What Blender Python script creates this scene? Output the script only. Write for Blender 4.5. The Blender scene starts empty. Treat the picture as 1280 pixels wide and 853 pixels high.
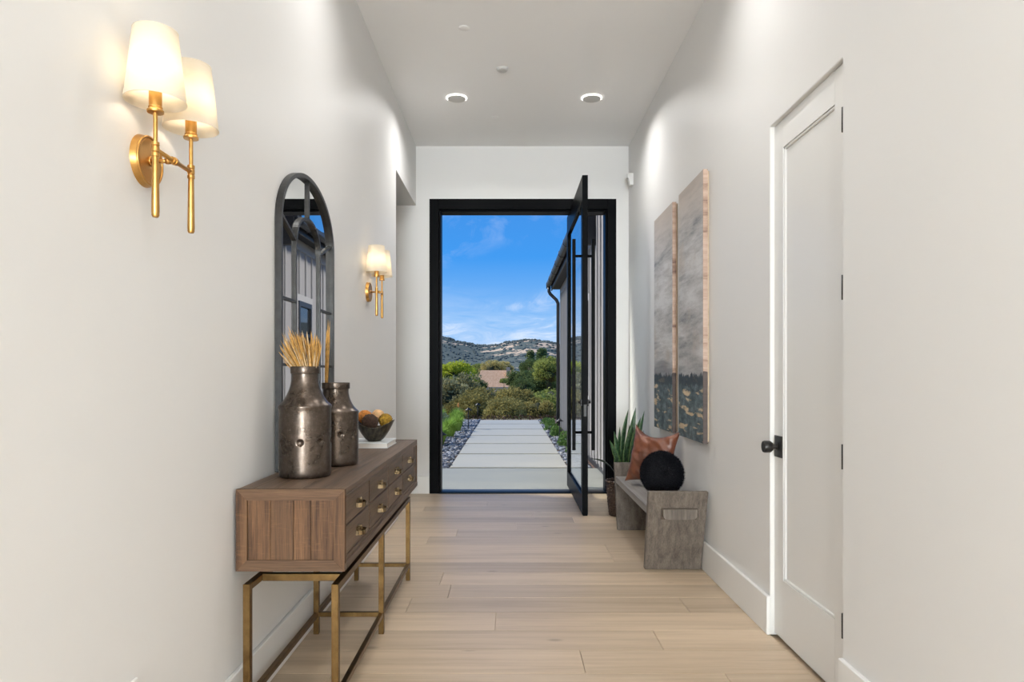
import bpy, bmesh, math, random
from mathutils import Vector, Matrix, noise
R = math.radians
PI = math.pi
random.seed(7)
scn = bpy.context.scene
COL = scn.collection

# ------------------------------------------------------------------ camera
cam_d = bpy.data.cameras.new('camera')
cam_d.lens = 24.0
cam_d.sensor_width = 36.0
cam_d.shift_x = 0.00195
cam_d.shift_y = 0.0336
cam_d.clip_start = 0.05
cam_d.clip_end = 9000
cam = bpy.data.objects.new('camera', cam_d)
cam.location = (0, 0, 1.25)
cam.rotation_euler = (R(90), 0, 0)
COL.objects.link(cam)
scn.camera = cam

# ------------------------------------------------------------------ node helper
class NT:
    def __init__(s, tree): s.t = tree
    def n(s, typ, inp=None, **props):
        nd = s.t.nodes.new(typ)
        for k, v in props.items(): setattr(nd, k, v)
        for k, v in (inp or {}).items():
            sock = nd.inputs[k]
            if isinstance(v, bpy.types.NodeSocket): s.t.links.new(v, sock)
            elif isinstance(v, bpy.types.Node): s.t.links.new(v.outputs[0], sock)
            else:
                if isinstance(v, (tuple, list)) and len(v) == 3 and sock.type == 'RGBA': v = (*v, 1)
                sock.default_value = v
        return nd
    def math(s, op, a, b=0.0, c=0.0): return s.n('ShaderNodeMath', {0: a, 1: b, 2: c}, operation=op).outputs[0]
    def mix(s, f, a, b, mode='MIX'):
        nd = s.t.nodes.new('ShaderNodeMix'); nd.data_type = 'RGBA'; nd.blend_type = mode
        for i, v in ((0, f), (6, a), (7, b)):
            if isinstance(v, bpy.types.NodeSocket): s.t.links.new(v, nd.inputs[i])
            else:
                if isinstance(v, (tuple, list)) and len(v) == 3: v = (*v, 1)
                nd.inputs[i].default_value = v
        return nd.outputs[2]
    def ramp(s, f, stops, interp='LINEAR'):
        nd = s.t.nodes.new('ShaderNodeValToRGB'); nd.color_ramp.interpolation = interp
        el = nd.color_ramp.elements
        while len(el) < len(stops): el.new(0.5)
        for e, (p, c) in zip(el, stops):
            e.position = p
            e.color = (*c, 1) if isinstance(c, (tuple, list)) else (c, c, c, 1)
        s.t.links.new(f, nd.inputs[0]); return nd.outputs[0]
    def coords(s, which='Object', scale=(1, 1, 1), rot=(0, 0, 0), loc=(0, 0, 0)):
        tc = s.n('ShaderNodeTexCoord')
        return s.n('ShaderNodeMapping', {0: tc.outputs[which], 'Location': loc, 'Rotation': rot, 'Scale': scale}).outputs[0]
    def noise(s, vec, scale, detail=4, rough=0.5, dist=0.0):
        return s.n('ShaderNodeTexNoise', {'Vector': vec, 'Scale': scale, 'Detail': detail, 'Roughness': rough, 'Distortion': dist}).outputs[0]
    def bump(s, h, strength=0.2, dist=0.01): return s.n('ShaderNodeBump', {'Height': h, 'Strength': strength, 'Distance': dist}).outputs[0]

# ------------------------------------------------------------------ world: blue sky with thin clouds
EXPOSURE = 0.32
w = bpy.data.worlds.new('sky'); scn.world = w; w.use_nodes = True
wt = NT(w.node_tree); w.node_tree.nodes.clear()
tc = wt.n('ShaderNodeTexCoord')
sep = wt.n('ShaderNodeSeparateXYZ', {0: tc.outputs['Generated']})
z = wt.math('MAXIMUM', sep.outputs[2], 0.0)
base = wt.ramp(z, [(0.0, (0.45, 0.62, 0.86)), (0.08, (0.21, 0.46, 0.84)), (0.17, (0.052, 0.30, 0.80)), (0.32, (0.055, 0.23, 0.66)), (1.0, (0.09, 0.19, 0.42))])
# project the direction on a high flat layer so that the clouds shear towards the horizon
zz = wt.math('ADD', z, 0.09)
px_ = wt.math('DIVIDE', sep.outputs[0], zz); py_ = wt.math('DIVIDE', sep.outputs[1], zz)
cv = wt.n('ShaderNodeCombineXYZ', {0: px_, 1: py_, 2: 0.3}).outputs[0]
cm = wt.n('ShaderNodeMapping', {0: cv, 'Location': (1.3, 0.4, 0), 'Rotation': (0, 0, R(24)), 'Scale': (1.0, 0.62, 1)}).outputs[0]
n1 = wt.noise(cm, 2.3, 9, 0.66, 1.1)
n2 = wt.noise(cm, 0.75, 3, 0.5, 0.3)
c1 = wt.ramp(n1, [(0.50, 0.0), (0.74, 1.0)])
c2 = wt.ramp(n2, [(0.42, 0.0), (0.62, 1.0)])
low = wt.ramp(z, [(0.0, 0.85), (0.12, 0.75), (0.20, 0.5), (0.45, 0.45), (1.0, 0.4)])
cl = wt.math('MULTIPLY', wt.math('MULTIPLY', c1, c2), low)
lowveil = wt.math('MULTIPLY', wt.ramp(z, [(0.0, 0.55), (0.05, 0.4), (0.13, 0.0)]), wt.ramp(n1, [(0.35, 0.1), (0.6, 1.0)]))
cl = wt.math('MINIMUM', wt.math('ADD', cl, lowveil), 1.0)
skyc = wt.mix(cl, base, (0.80, 0.86, 0.97))
gnd = wt.ramp(sep.outputs[2], [(0.0, 1.0), (0.001, 0.0)])
below = wt.math('LESS_THAN', sep.outputs[2], -0.02)
skyc = wt.mix(below, skyc, (0.12, 0.12, 0.08))
bg = wt.n('ShaderNodeBackground', {'Color': skyc, 'Strength': 0.90})
wo = wt.n('ShaderNodeOutputWorld'); w.node_tree.links.new(bg.outputs[0], wo.inputs[0])

# ------------------------------------------------------------------ sun and added fill lamps
def light(name, kind, loc, rot, energy, color=(1, 1, 1), **kw):
    d = bpy.data.lights.new(name, kind); d.energy = energy; d.color = color
    for k, v in kw.items(): setattr(d, k, v)
    o = bpy.data.objects.new(name, d); o.location = loc; o.rotation_euler = rot; COL.objects.link(o); return o
light('sun', 'SUN', (0, 0, 30), (R(-12), R(-46), 0), 3.8, (1.0, 0.93, 0.83), angle=R(9))
# fill lamps added in the unseen great room behind the camera, no windows there
light('rear_fill_lamp', 'AREA', (0.0, -9.9, 1.75), (R(97), 0, 0), 1040, (0.865, 0.95, 1.0), shape='RECTANGLE', size=2.8, size_y=2.8)
light('side_fill_lamp', 'AREA', (-3.9, -5.0, 1.75), (R(90), 0, R(-90)), 110, (0.91, 0.965, 1.0), shape='RECTANGLE', size=4.0, size_y=2.6)
light('side_fill_lamp_right', 'AREA', (3.9, -5.0, 1.75), (R(90), 0, R(90)), 110, (0.91, 0.965, 1.0), shape='RECTANGLE', size=4.0, size_y=2.6)
light('side_room_fill_lamp', 'AREA', (-3.7, 5.6, 1.6), (R(90), 0, R(-90)), 700, (0.93, 0.97, 1.0), shape='RECTANGLE', size=1.6, size_y=1.8)  # fill lamp added in the side room to brighten the entry end

# ------------------------------------------------------------------ colour management
scn.view_settings.view_transform = 'Standard'
scn.view_settings.look = 'None'
scn.view_settings.gamma = 1
scn.view_settings.use_curve_mapping = False
scn.view_settings.exposure = EXPOSURE

# ------------------------------------------------------------------ materials
M = {}
def newmat(name):
    m = bpy.data.materials.new(name); m.use_nodes = True; m.node_tree.nodes.clear(); M[name] = m
    return m, NT(m.node_tree)
def finish(m, nt, shader):
    o = nt.n('ShaderNodeOutputMaterial'); m.node_tree.links.new(shader if isinstance(shader, bpy.types.NodeSocket) else shader.outputs[0], o.inputs[0]); return m
def simple(name, col, rough=0.5, metal=0.0, spec=0.5, var=0.0, vscale=8.0, bump=0.0, bscale=60.0, sheen=0.0):
    m, nt = newmat(name)
    c = nt.coords()
    colr = (*col, 1)
    inp = {'Roughness': rough, 'Metallic': metal, 'Specular IOR Level': spec}
    if var:
        f = nt.noise(c, vscale, 5, 0.6)
        f = nt.ramp(f, [(0.3, 0.0), (0.7, 1.0)])
        inp['Base Color'] = nt.mix(f, tuple(x * (1 - var) for x in col), tuple(min(1, x * (1 + var)) for x in col))
    else: inp['Base Color'] = colr
    if bump: inp['Normal'] = nt.bump(nt.noise(c, bscale, 3), bump, 0.005)
    if sheen: inp['Sheen Weight'] = sheen
    p = nt.n('ShaderNodeBsdfPrincipled', inp)
    return finish(m, nt, p)

simple('wall_paint', (0.755, 0.745, 0.73), 0.5, spec=0.35, bump=0.04, bscale=220)
simple('ceiling_paint', (0.90, 0.89, 0.88), 0.8, spec=0.15, bump=0.03, bscale=200)
simple('trim_paint', (0.80, 0.79, 0.77), 0.33, spec=0.45)
simple('door_paint', (0.76, 0.75, 0.73), 0.35, spec=0.45)
simple('black_metal', (0.003, 0.0034, 0.0042), 0.38, 0.0, 0.04)
simple('dark_bronze', (0.022, 0.020, 0.019), 0.42, 0.4, 0.5)
simple('mirror_iron', (0.045, 0.045, 0.045), 0.42, 0.5, 0.5, var=0.25, vscale=30)
simple('white_plastic', (0.75, 0.74, 0.72), 0.4)
simple('grey_disc', (0.60, 0.59, 0.57), 0.6)
simple('book_cloth', (0.72, 0.74, 0.75), 0.6)
simple('book_paper', (0.78, 0.74, 0.69), 0.8)
simple('gutter_metal', (0.045, 0.046, 0.05), 0.4, 0.3)
simple('soffit_paint', (0.010, 0.010, 0.012), 0.6)
simple('soil', (0.09, 0.06, 0.045), 0.95, var=0.4, vscale=30, bump=0.5, bscale=60)
simple('mulch', (0.13, 0.085, 0.065), 0.95, var=0.5, vscale=14, bump=0.6, bscale=30)
simple('moss', (0.36, 0.32, 0.25), 0.95, var=0.4, vscale=60, bump=0.6, bscale=80)
simple('bark', (0.10, 0.075, 0.055), 0.9, var=0.4, vscale=6)
simple('light_copper', (0.03, 0.03, 0.034), 0.4, 0.5)
simple('stucco', (0.66, 0.5, 0.38), 0.9, var=0.08, vscale=2)
simple('white_stucco', (0.75, 0.74, 0.72), 0.9)
simple('petal', (0.75, 0.30, 0.08), 0.7)
simple('screen_white', (0.72, 0.71, 0.69), 0.5)

def emis(name, col, strength):
    m, nt = newmat(name); return finish(m, nt, nt.n('ShaderNodeEmission', {'Color': (*col, 1), 'Strength': strength}))
emis('bulb_glow', (1.0, 0.86, 0.66), 36.0)
emis('ring_glow', (1.0, 0.95, 0.88), 7.0)

def wood(name, dark, mid, light_, axis='x', scale=1.0, rough=0.6, grainy=0.5, bump=0.25, objvar=0.12, knots=False, worn=0.0):
    m, nt = newmat(name)
    oi = nt.n('ShaderNodeObjectInfo')
    tcn = nt.n('ShaderNodeTexCoord')
    off = nt.n('ShaderNodeCombineXYZ', {0: nt.math('MULTIPLY', oi.outputs['Random'], 37.0), 1: nt.math('MULTIPLY', oi.outputs['Random'], 91.0), 2: nt.math('MULTIPLY', oi.outputs['Random'], 53.0)})
    v = nt.n('ShaderNodeVectorMath', {0: tcn.outputs['Object'], 1: off.outputs[0]}, operation='ADD').outputs[0]
    sc = {'x': (0.6, 14, 14), 'y': (14, 0.6, 14), 'z': (14, 14, 0.6)}[axis]
    sc = tuple(s * scale for s in sc)
    g = nt.n('ShaderNodeMapping', {0: v, 'Scale': sc}).outputs[0]
    f1 = nt.noise(g, 1.0, 6, 0.65, 0.25)
    g2 = nt.n('ShaderNodeMapping', {0: v, 'Scale': tuple(s * 7 for s in sc)}).outputs[0]
    f2 = nt.noise(g2, 1.0, 3, 0.6, 0.2)
    g3 = nt.n('ShaderNodeMapping', {0: v, 'Scale': tuple(s * .16 + 0.5 for s in sc)}).outputs[0]
    f3 = nt.noise(g3, 2.0, 3, 0.5)
    f = nt.math('ADD', nt.math('MULTIPLY', f1, 0.6), nt.math('MULTIPLY', f2, 0.4 * grainy * 2 * 0.5))
    f = nt.math('ADD', f, nt.math('MULTIPLY', f3, 0.12 if name.startswith('grey') else 0.25))
    if name.startswith('grey'): f = nt.math('ADD', f, 0.065)
    c = nt.ramp(f, [(0.40, dark), (0.55, mid), (0.72, light_)])
    if worn:
        wv = nt.n('ShaderNodeMapping', {0: v, 'Scale': (16, 16, 90)}).outputs[0]
        wn = nt.noise(wv, 1.0, 4, 0.7)
        wf = nt.ramp(wn, [(0.55, 0.0), (0.72, worn)])
        c = nt.mix(wf, c, tuple(min(1, x * 1.9) for x in light_))
    if knots:
        vo = nt.n('ShaderNodeTexVoronoi', {'Vector': nt.n('ShaderNodeMapping', {0: v, 'Scale': (2.2, 5.0, 5.0) if axis == 'x' else (5, 5, 5)}).outputs[0], 'Scale': 1.0})
        kf = nt.ramp(vo.outputs[0], [(0.03, 0.55), (0.10, 0.0)])
        c = nt.mix(kf, c, tuple(x * 0.45 for x in dark))
    hv = nt.math('ADD', nt.math('MULTIPLY', oi.outputs['Random'], 2 * objvar), 1 - objvar)
    c = nt.mix(1.0, c, nt.n('ShaderNodeCombineColor', {0: hv, 1: hv, 2: hv}).outputs[0], 'MULTIPLY')
    rr = nt.math('ADD', nt.math('MULTIPLY', f2, 0.15), rough - 0.07)
    p = nt.n('ShaderNodeBsdfPrincipled', {'Base Color': c, 'Roughness': rr, 'Normal': nt.bump(nt.math('ADD', f1, f2), bump, 0.002), 'Specular IOR Level': 0.4})
    return finish(m, nt, p)
wood('oak_floor', (0.44, 0.335, 0.228), (0.555, 0.432, 0.305), (0.62, 0.495, 0.362), 'x', 1.3, 0.38, 0.5, 0.06, 0.15, knots=True)
wood('rustic_x', (0.036, 0.017, 0.008), (0.092, 0.047, 0.022), (0.165, 0.092, 0.048), 'x', 2.4, 0.62, 0.9, 0.4, 0.14)
wood('rustic_y', (0.032, 0.019, 0.011), (0.09, 0.055, 0.034), (0.175, 0.116, 0.078), 'y', 2.2, 0.45, 0.9, 0.4, 0.14)
wood('rustic_z', (0.017, 0.008, 0.0035), (0.078, 0.036, 0.015), (0.165, 0.084, 0.038), 'z', 2.6, 0.65, 0.9, 0.4, 0.2, worn=0.22)
wood('grey_wood_z', (0.060, 0.048, 0.038), (0.115, 0.094, 0.076), (0.20, 0.165, 0.135), 'z', 2.4, 0.6, 0.9, 0.35, 0.08)
wood('grey_wood_y', (0.14, 0.125, 0.112), (0.27, 0.25, 0.23), (0.37, 0.35, 0.33), 'y', 1.4, 0.55, 0.8, 0.3, 0.08)

def brass(name, a, b, rough):
    m, nt = newmat(name)
    c = nt.coords()
    f = nt.ramp(nt.noise(c, 22, 5, 0.65), [(0.35, 0.0), (0.7, 1.0)])
    p = nt.n('ShaderNodeBsdfPrincipled', {'Base Color': nt.mix(f, a, b), 'Metallic': 1.0, 'Roughness': nt.math('ADD', nt.math('MULTIPLY', f, 0.12), rough)})
    return finish(m, nt, p)
brass('sconce_brass', (0.52, 0.29, 0.085), (0.62, 0.36, 0.12), 0.28)
brass('table_brass', (0.13, 0.075, 0.028), (0.215, 0.132, 0.052), 0.32)
brass('pull_brass', (0.17, 0.12, 0.065), (0.36, 0.275, 0.165), 0.25)

def jar_mat():
    m, nt = newmat('aged_pewter')
    c = nt.coords()
    f = nt.ramp(nt.noise(c, 9, 7, 0.72, 0.4), [(0.32, 0.0), (0.68, 1.0)])
    f2 = nt.ramp(nt.noise(c, 70, 3, 0.7), [(0.5, 0.0), (0.75, 1.0)])
    col = nt.mix(f, (0.050, 0.037, 0.028), (0.145, 0.114, 0.093))
    col = nt.mix(nt.math('MULTIPLY', f2, 0.25), col, (0.33, 0.29, 0.25))
    p = nt.n('ShaderNodeBsdfPrincipled', {'Base Color': col, 'Metallic': 0.88, 'Roughness': nt.math('ADD', nt.math('MULTIPLY', f, 0.12), 0.235), 'Normal': nt.bump(nt.noise(c, 34, 4), 0.12, 0.004)})
    return finish(m, nt, p)
jar_mat()

m, nt = newmat('mirror_silver')
finish(m, nt, nt.n('ShaderNodeBsdfPrincipled', {'Base Color': (0.72, 0.72, 0.71, 1), 'Metallic': 1.0, 'Roughness': 0.015}))

def glassmat(name, tint=(0.93, 0.96, 0.95), boost=1.0):
    m, nt = newmat(name)
    fr = nt.n('ShaderNodeFresnel', {'IOR': 1.52})
    geo = nt.n('ShaderNodeNewGeometry')
    f = nt.math('MULTIPLY', fr.outputs[0], nt.math('SUBTRACT', 1.0, geo.outputs['Backfacing']))
    f = nt.math('MINIMUM', nt.math('MULTIPLY', f, boost), 1.0)
    tr = nt.n('ShaderNodeBsdfTransparent', {0: (*tint, 1)})
    gl = nt.n('ShaderNodeBsdfGlossy', {'Color': (0.95, 0.97, 1.0, 1), 'Roughness': 0.0})
    mx = nt.n('ShaderNodeMixShader', {0: f, 1: tr, 2: gl})
    return finish(m, nt, mx)
glassmat('clear_glass', boost=1.3)
m, nt = newmat('window_glass')
finish(m, nt, nt.n('ShaderNodeBsdfPrincipled', {'Base Color': (0.03, 0.035, 0.04, 1), 'Roughness': 0.03, 'Specular IOR Level': 0.9}))

def shade_mat():
    m, nt = newmat('linen_shade')
    c = nt.coords()
    wv = nt.noise(nt.n('ShaderNodeMapping', {0: c, 'Scale': (1, 1, 8)}).outputs[0], 60, 2)
    col = nt.mix(wv, (0.90, 0.86, 0.78), (0.96, 0.92, 0.85))
    d = nt.n('ShaderNodeBsdfDiffuse', {'Color': col})
    t = nt.n('ShaderNodeBsdfTranslucent', {'Color': nt.mix(wv, (0.95, 0.87, 0.72), (0.99, 0.92, 0.78))})
    return finish(m, nt, nt.n('ShaderNodeMixShader', {0: 0.55, 1: d, 2: t}))
shade_mat()

def leather_mat():
    m, nt = newmat('tan_leather')
    c = nt.coords()
    f = nt.ramp(nt.noise(c, 6, 5, 0.6, 0.5), [(0.35, 0.0), (0.7, 1.0)])
    vo = nt.n('ShaderNodeTexVoronoi', {'Vector': c, 'Scale': 260.0})
    col = nt.mix(f, (0.125, 0.036, 0.016), (0.24, 0.075, 0.032))
    p = nt.n('ShaderNodeBsdfPrincipled', {'Base Color': col, 'Roughness': 0.30, 'Specular IOR Level': 0.7, 'Normal': nt.bump(nt.math('ADD', nt.math('MULTIPLY', nt.noise(c, 26, 4, 0.6, 1.0), 3.0), vo.outputs[0]), 0.25, 0.003)})
    return finish(m, nt, p)
leather_mat()
simple('fur_black', (0.0045, 0.0045, 0.0065), 0.75, spec=0.15)
simple('fur_black_tip', (0.005, 0.0055, 0.009), 0.6, spec=0.2)
simple('basket_reed', (0.075, 0.045, 0.03), 0.55, var=0.5, vscale=40)
simple('straw_gold', (0.55, 0.30, 0.075), 0.7, var=0.4, vscale=60)
simple('straw_pale', (0.62, 0.46, 0.27), 0.7, var=0.3, vscale=60)
simple('straw_brown', (0.15, 0.085, 0.04), 0.7, var=0.3, vscale=60)
simple('ball_brown', (0.055, 0.028, 0.018), 0.9, var=0.6, vscale=90, bump=1.0, bscale=140)
simple('ball_mustard', (0.30, 0.17, 0.015), 0.9, var=0.6, vscale=70, bump=1.0, bscale=120)
simple('ball_orange', (0.58, 0.22, 0.045), 0.9, var=0.5, vscale=60, bump=1.0, bscale=100)
simple('ball_peach', (0.72, 0.44, 0.22), 0.9, var=0.25, vscale=50, bump=0.8, bscale=90)
m, nt = newmat('bowl_lacquer')
c = nt.coords(scale=(60, 60, 2))
f = nt.ramp(nt.noise(c, 1.0, 3, 0.6), [(0.4, 0.0), (0.7, 1.0)])
finish(m, nt, nt.n('ShaderNodeBsdfPrincipled', {'Base Color': nt.mix(f, (0.022, 0.017, 0.012), (0.085, 0.07, 0.045)), 'Roughness': 0.28, 'Metallic': 0.3}))

def leaf_uv(name, dark, light_, edge):
    m, nt = newmat(name)
    uv = nt.n('ShaderNodeTexCoord').outputs['UV']
    s = nt.n('ShaderNodeSeparateXYZ', {0: uv})
    band = nt.noise(nt.n('ShaderNodeMapping', {0: uv, 'Scale': (2.5, 26, 1)}).outputs[0], 1.0, 3, 0.6, 0.8)
    f = nt.ramp(band, [(0.42, 0.0), (0.6, 1.0)])
    col = nt.mix(f, dark, light_)
    e = nt.math('ABSOLUTE', nt.math('SUBTRACT', s.outputs[0], 0.5))
    ef = nt.ramp(e, [(0.40, 0.0), (0.45, 1.0)])
    col = nt.mix(ef, col, edge)
    p = nt.n('ShaderNodeBsdfPrincipled', {'Base Color': col, 'Roughness': 0.35, 'Subsurface Weight': 0.0})
    return finish(m, nt, p)
leaf_uv('snake_leaf', (0.012, 0.045, 0.016), (0.06, 0.14, 0.055), (0.14, 0.22, 0.06))
simple('dark_leaf', (0.010, 0.018, 0.010), 0.4)

def foliage(name, dark, light_, yellow=None):
    m, nt = newmat(name)
    geo = nt.n('ShaderNodeNewGeometry')
    c = nt.coords()
    f = nt.noise(c, 0.9, 3, 0.6)
    r = geo.outputs['Random Per Island']
    ff = nt.math('ADD', nt.math('MULTIPLY', r, 0.5), nt.math('MULTIPLY', f, 0.5))
    col = nt.ramp(ff, [(0.2, dark), (0.75, light_)])
    d = nt.n('ShaderNodeBsdfDiffuse', {'Color': col})
    t = nt.n('ShaderNodeBsdfTranslucent', {'Color': nt.mix(0.5, col, light_)})
    return finish(m, nt, nt.n('ShaderNodeMixShader', {0: 0.3, 1: d, 2: t}))
foliage('oak_leaves', (0.148, 0.134, 0.043), (0.494, 0.432, 0.163))
foliage('olive_leaves', (0.173, 0.168, 0.087), (0.518, 0.497, 0.270))
foliage('bright_leaves', (0.211, 0.259, 0.034), (0.667, 0.734, 0.096))
foliage('dark_leaves', (0.062, 0.098, 0.043), (0.235, 0.303, 0.116))
foliage('mid_leaves', (0.148, 0.184, 0.049), (0.494, 0.540, 0.163))
foliage('pale_leaves', (0.321, 0.281, 0.116), (0.791, 0.691, 0.307))
foliage('grass_blades', (0.18, 0.32, 0.05), (0.46, 0.68, 0.17))
foliage('grey_leaves', (0.12, 0.17, 0.10), (0.30, 0.38, 0.26))
foliage('shrub_leaves', (0.05, 0.12, 0.03), (0.22, 0.36, 0.12))
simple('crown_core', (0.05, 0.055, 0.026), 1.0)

def concrete(name, a, b):
    m, nt = newmat(name)
    c = nt.coords()
    f = nt.ramp(nt.noise(nt.n('ShaderNodeMapping', {0: c, 'Scale': (0.6, 2.2, 1)}).outputs[0], 2.0, 6, 0.6), [(0.3, 0.0), (0.7, 1.0)])
    g = nt.noise(c, 90, 3, 0.7)
    col = nt.mix(f, a, b)
    p = nt.n('ShaderNodeBsdfPrincipled', {'Base Color': col, 'Roughness': nt.math('ADD', nt.math('MULTIPLY', f, 0.15), 0.45), 'Normal': nt.bump(g, 0.08, 0.003)})
    return finish(m, nt, p)
concrete('patio_concrete', (0.255, 0.265, 0.235), (0.325, 0.335, 0.295))
concrete('paver_concrete', (0.39, 0.39, 0.34), (0.455, 0.45, 0.39))

m, nt = newmat('pebble')
geo = nt.n('ShaderNodeNewGeometry')
col = nt.ramp(geo.outputs['Random Per Island'], [(0.0, (0.03, 0.038, 0.05)), (0.35, (0.075, 0.09, 0.12)), (0.62, (0.17, 0.20, 0.25)), (0.83, (0.33, 0.36, 0.41)), (1.0, (0.42, 0.38, 0.33))])
finish(m, nt, nt.n('ShaderNodeBsdfPrincipled', {'Base Color': col, 'Roughness': 0.45}))

simple('siding', (0.35, 0.34, 0.335), 0.7, var=0.03, vscale=3)
simple('siding_batten', (0.38, 0.37, 0.36), 0.7)
simple('exterior_trim', (0.44, 0.43, 0.42), 0.6)
simple('roof_dark', (0.045, 0.045, 0.05), 0.7, var=0.3, vscale=5)
m, nt = newmat('tile_roof')
c = nt.coords()
f = nt.noise(c, 2.5, 5, 0.7)
finish(m, nt, nt.n('ShaderNodeBsdfDiffuse', {'Color': nt.mix(nt.ramp(f, [(0.3, 0.0), (0.7, 1.0)]), (0.62, 0.36, 0.21), (0.85, 0.58, 0.38))}))

m, nt = newmat('hillside')
c = nt.coords()
f1 = nt.noise(nt.n('ShaderNodeMapping', {0: c, 'Scale': (1, 1, 1.0)}).outputs[0], 0.0105, 6, 0.62, 0.6)
f2 = nt.noise(c, 0.035, 5, 0.7)
sepz = nt.n('ShaderNodeSeparateXYZ', {0: c})
up = nt.math('MULTIPLY', nt.math('ADD', sepz.outputs[2], -55.0), 0.0011)
eastn = nt.math('MULTIPLY', sepz.outputs[0], 0.00028)
patch = nt.math('ADD', nt.math('ADD', f1, nt.math('MULTIPLY', f2, 0.22)), nt.math('ADD', up, eastn))
pf = nt.ramp(patch, [(0.655, 0.0), (0.685, 1.0)])
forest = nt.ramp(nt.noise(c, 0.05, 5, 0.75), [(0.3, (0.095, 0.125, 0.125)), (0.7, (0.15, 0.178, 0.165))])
grass = nt.mix(f2, (0.48, 0.38, 0.29), (0.68, 0.55, 0.42))
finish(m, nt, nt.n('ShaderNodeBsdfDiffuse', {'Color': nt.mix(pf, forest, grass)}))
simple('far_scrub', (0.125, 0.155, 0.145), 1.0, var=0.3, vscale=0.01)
simple('dry_ground', (0.20, 0.17, 0.09), 1.0, var=0.4, vscale=0.2)

def canvas_mat(name, seed):
    m, nt = newmat(name)
    c = nt.coords(loc=(seed, seed * 1.7, 0))
    c0 = nt.coords()
    s = nt.n('ShaderNodeSeparateXYZ', {0: c0})
    zz = s.outputs[2]
    sky = nt.noise(nt.n('ShaderNodeMapping', {0: c, 'Scale': (1, 0.6, 3.6), 'Rotation': (R(9), 0, 0)}).outputs[0], 1.9, 9, 0.74, 0.15)
    skyc = nt.ramp(sky, [(0.34, (0.20, 0.20, 0.205)), (0.42, (0.36, 0.35, 0.34)), (0.50, (0.48, 0.465, 0.45)), (0.62, (0.64, 0.63, 0.62))])
    tan = nt.ramp(nt.noise(c, 2.3, 5, 0.7), [(0.52, 0.0), (0.70, 0.55)])
    skyc = nt.mix(tan, skyc, (0.44, 0.34, 0.25))
    streak = nt.ramp(nt.noise(nt.n('ShaderNodeMapping', {0: c, 'Scale': (1, 0.35, 3.4), 'Rotation': (R(10), 0, 0)}).outputs[0], 2.2, 4, 0.6, 0.2), [(0.56, 0.0), (0.66, 0.6)])
    skyc = nt.mix(streak, skyc, (0.15, 0.155, 0.17))
    topf = nt.ramp(nt.math('ADD', zz, nt.math('MULTIPLY', sky, 0.4)), [(0.0, 0.0), (1.0, 1.0)])
    topm = nt.n('ShaderNodeMapRange', {0: nt.math('ADD', zz, nt.math('MULTIPLY', sky, 0.5)), 1: 1.60, 2: 2.05})
    skyc = nt.mix(topm.outputs[0], skyc, (0.50, 0.42, 0.36))
    # dark water with cream dabs
    water = nt.ramp(nt.noise(nt.n('ShaderNodeMapping', {0: c, 'Scale': (1, 3, 6)}).outputs[0], 4.0, 5, 0.7), [(0.35, (0.030, 0.042, 0.05)), (0.52, (0.085, 0.12, 0.13)), (0.68, (0.19, 0.235, 0.245))])
    dab = nt.noise(nt.n('ShaderNodeMapping', {0: c, 'Scale': (1, 1.9, 10.0)}).outputs[0], 2.0, 4, 0.55, 0.1)
    dabf = nt.ramp(dab, [(0.555, 0.0), (0.62, 1.0)])
    dabc = nt.mix(nt.noise(c, 9, 3), (0.42, 0.24, 0.09), (0.80, 0.68, 0.48))
    water = nt.mix(dabf, water, dabc)
    edge = nt.math('ADD', zz, nt.math('MULTIPLY', nt.noise(nt.n('ShaderNodeMapping', {0: c, 'Scale': (1, 16, 3)}).outputs[0], 1.0, 4, 0.8), 0.16))
    isw = nt.math('LESS_THAN', edge, 0.515)
    city = nt.math('LESS_THAN', nt.math('ABSOLUTE', nt.math('SUBTRACT', edge, 0.478)), 0.037)
    col = nt.mix(isw, skyc, water)
    haze = nt.n('ShaderNodeMapRange', {0: edge, 1: 0.515, 2: 0.64, 3: 0.45, 4: 0.0})
    col = nt.mix(nt.math('MULTIPLY', haze.outputs[0], nt.math('SUBTRACT', 1.0, isw)), col, (0.20, 0.20, 0.21))
    col = nt.mix(nt.math('MULTIPLY', city, 0.85), col, (0.028, 0.038, 0.045))
    # wrapped edge: pinkish wood tone above, dark below, with thin smudged bands
    geo = nt.n('ShaderNodeNewGeometry')
    ns = nt.n('ShaderNodeSeparateXYZ', {0: geo.outputs['Normal']})
    side = nt.math('GREATER_THAN', nt.math('ABSOLUTE', ns.outputs[1]), 0.5)
    bands = nt.noise(nt.n('ShaderNodeMapping', {0: c, 'Scale': (1, 1, 9)}).outputs[0], 1.5, 5, 0.75)
    sc_ = nt.ramp(bands, [(0.34, (0.17, 0.10, 0.08)), (0.45, (0.42, 0.29, 0.22)), (0.62, (0.56, 0.42, 0.34))])
    sc_ = nt.mix(nt.math('MULTIPLY', isw, 0.88), sc_, (0.035, 0.027, 0.03))
    col = nt.mix(side, col, sc_)
    p = nt.n('ShaderNodeBsdfPrincipled', {'Base Color': col, 'Roughness': 0.55, 'Normal': nt.bump(nt.noise(c, 40, 5, 0.7), 0.25, 0.004)})
    return finish(m, nt, p)
canvas_mat('canvas_near', 3.1); canvas_mat('canvas_far', 8.6)

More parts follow.
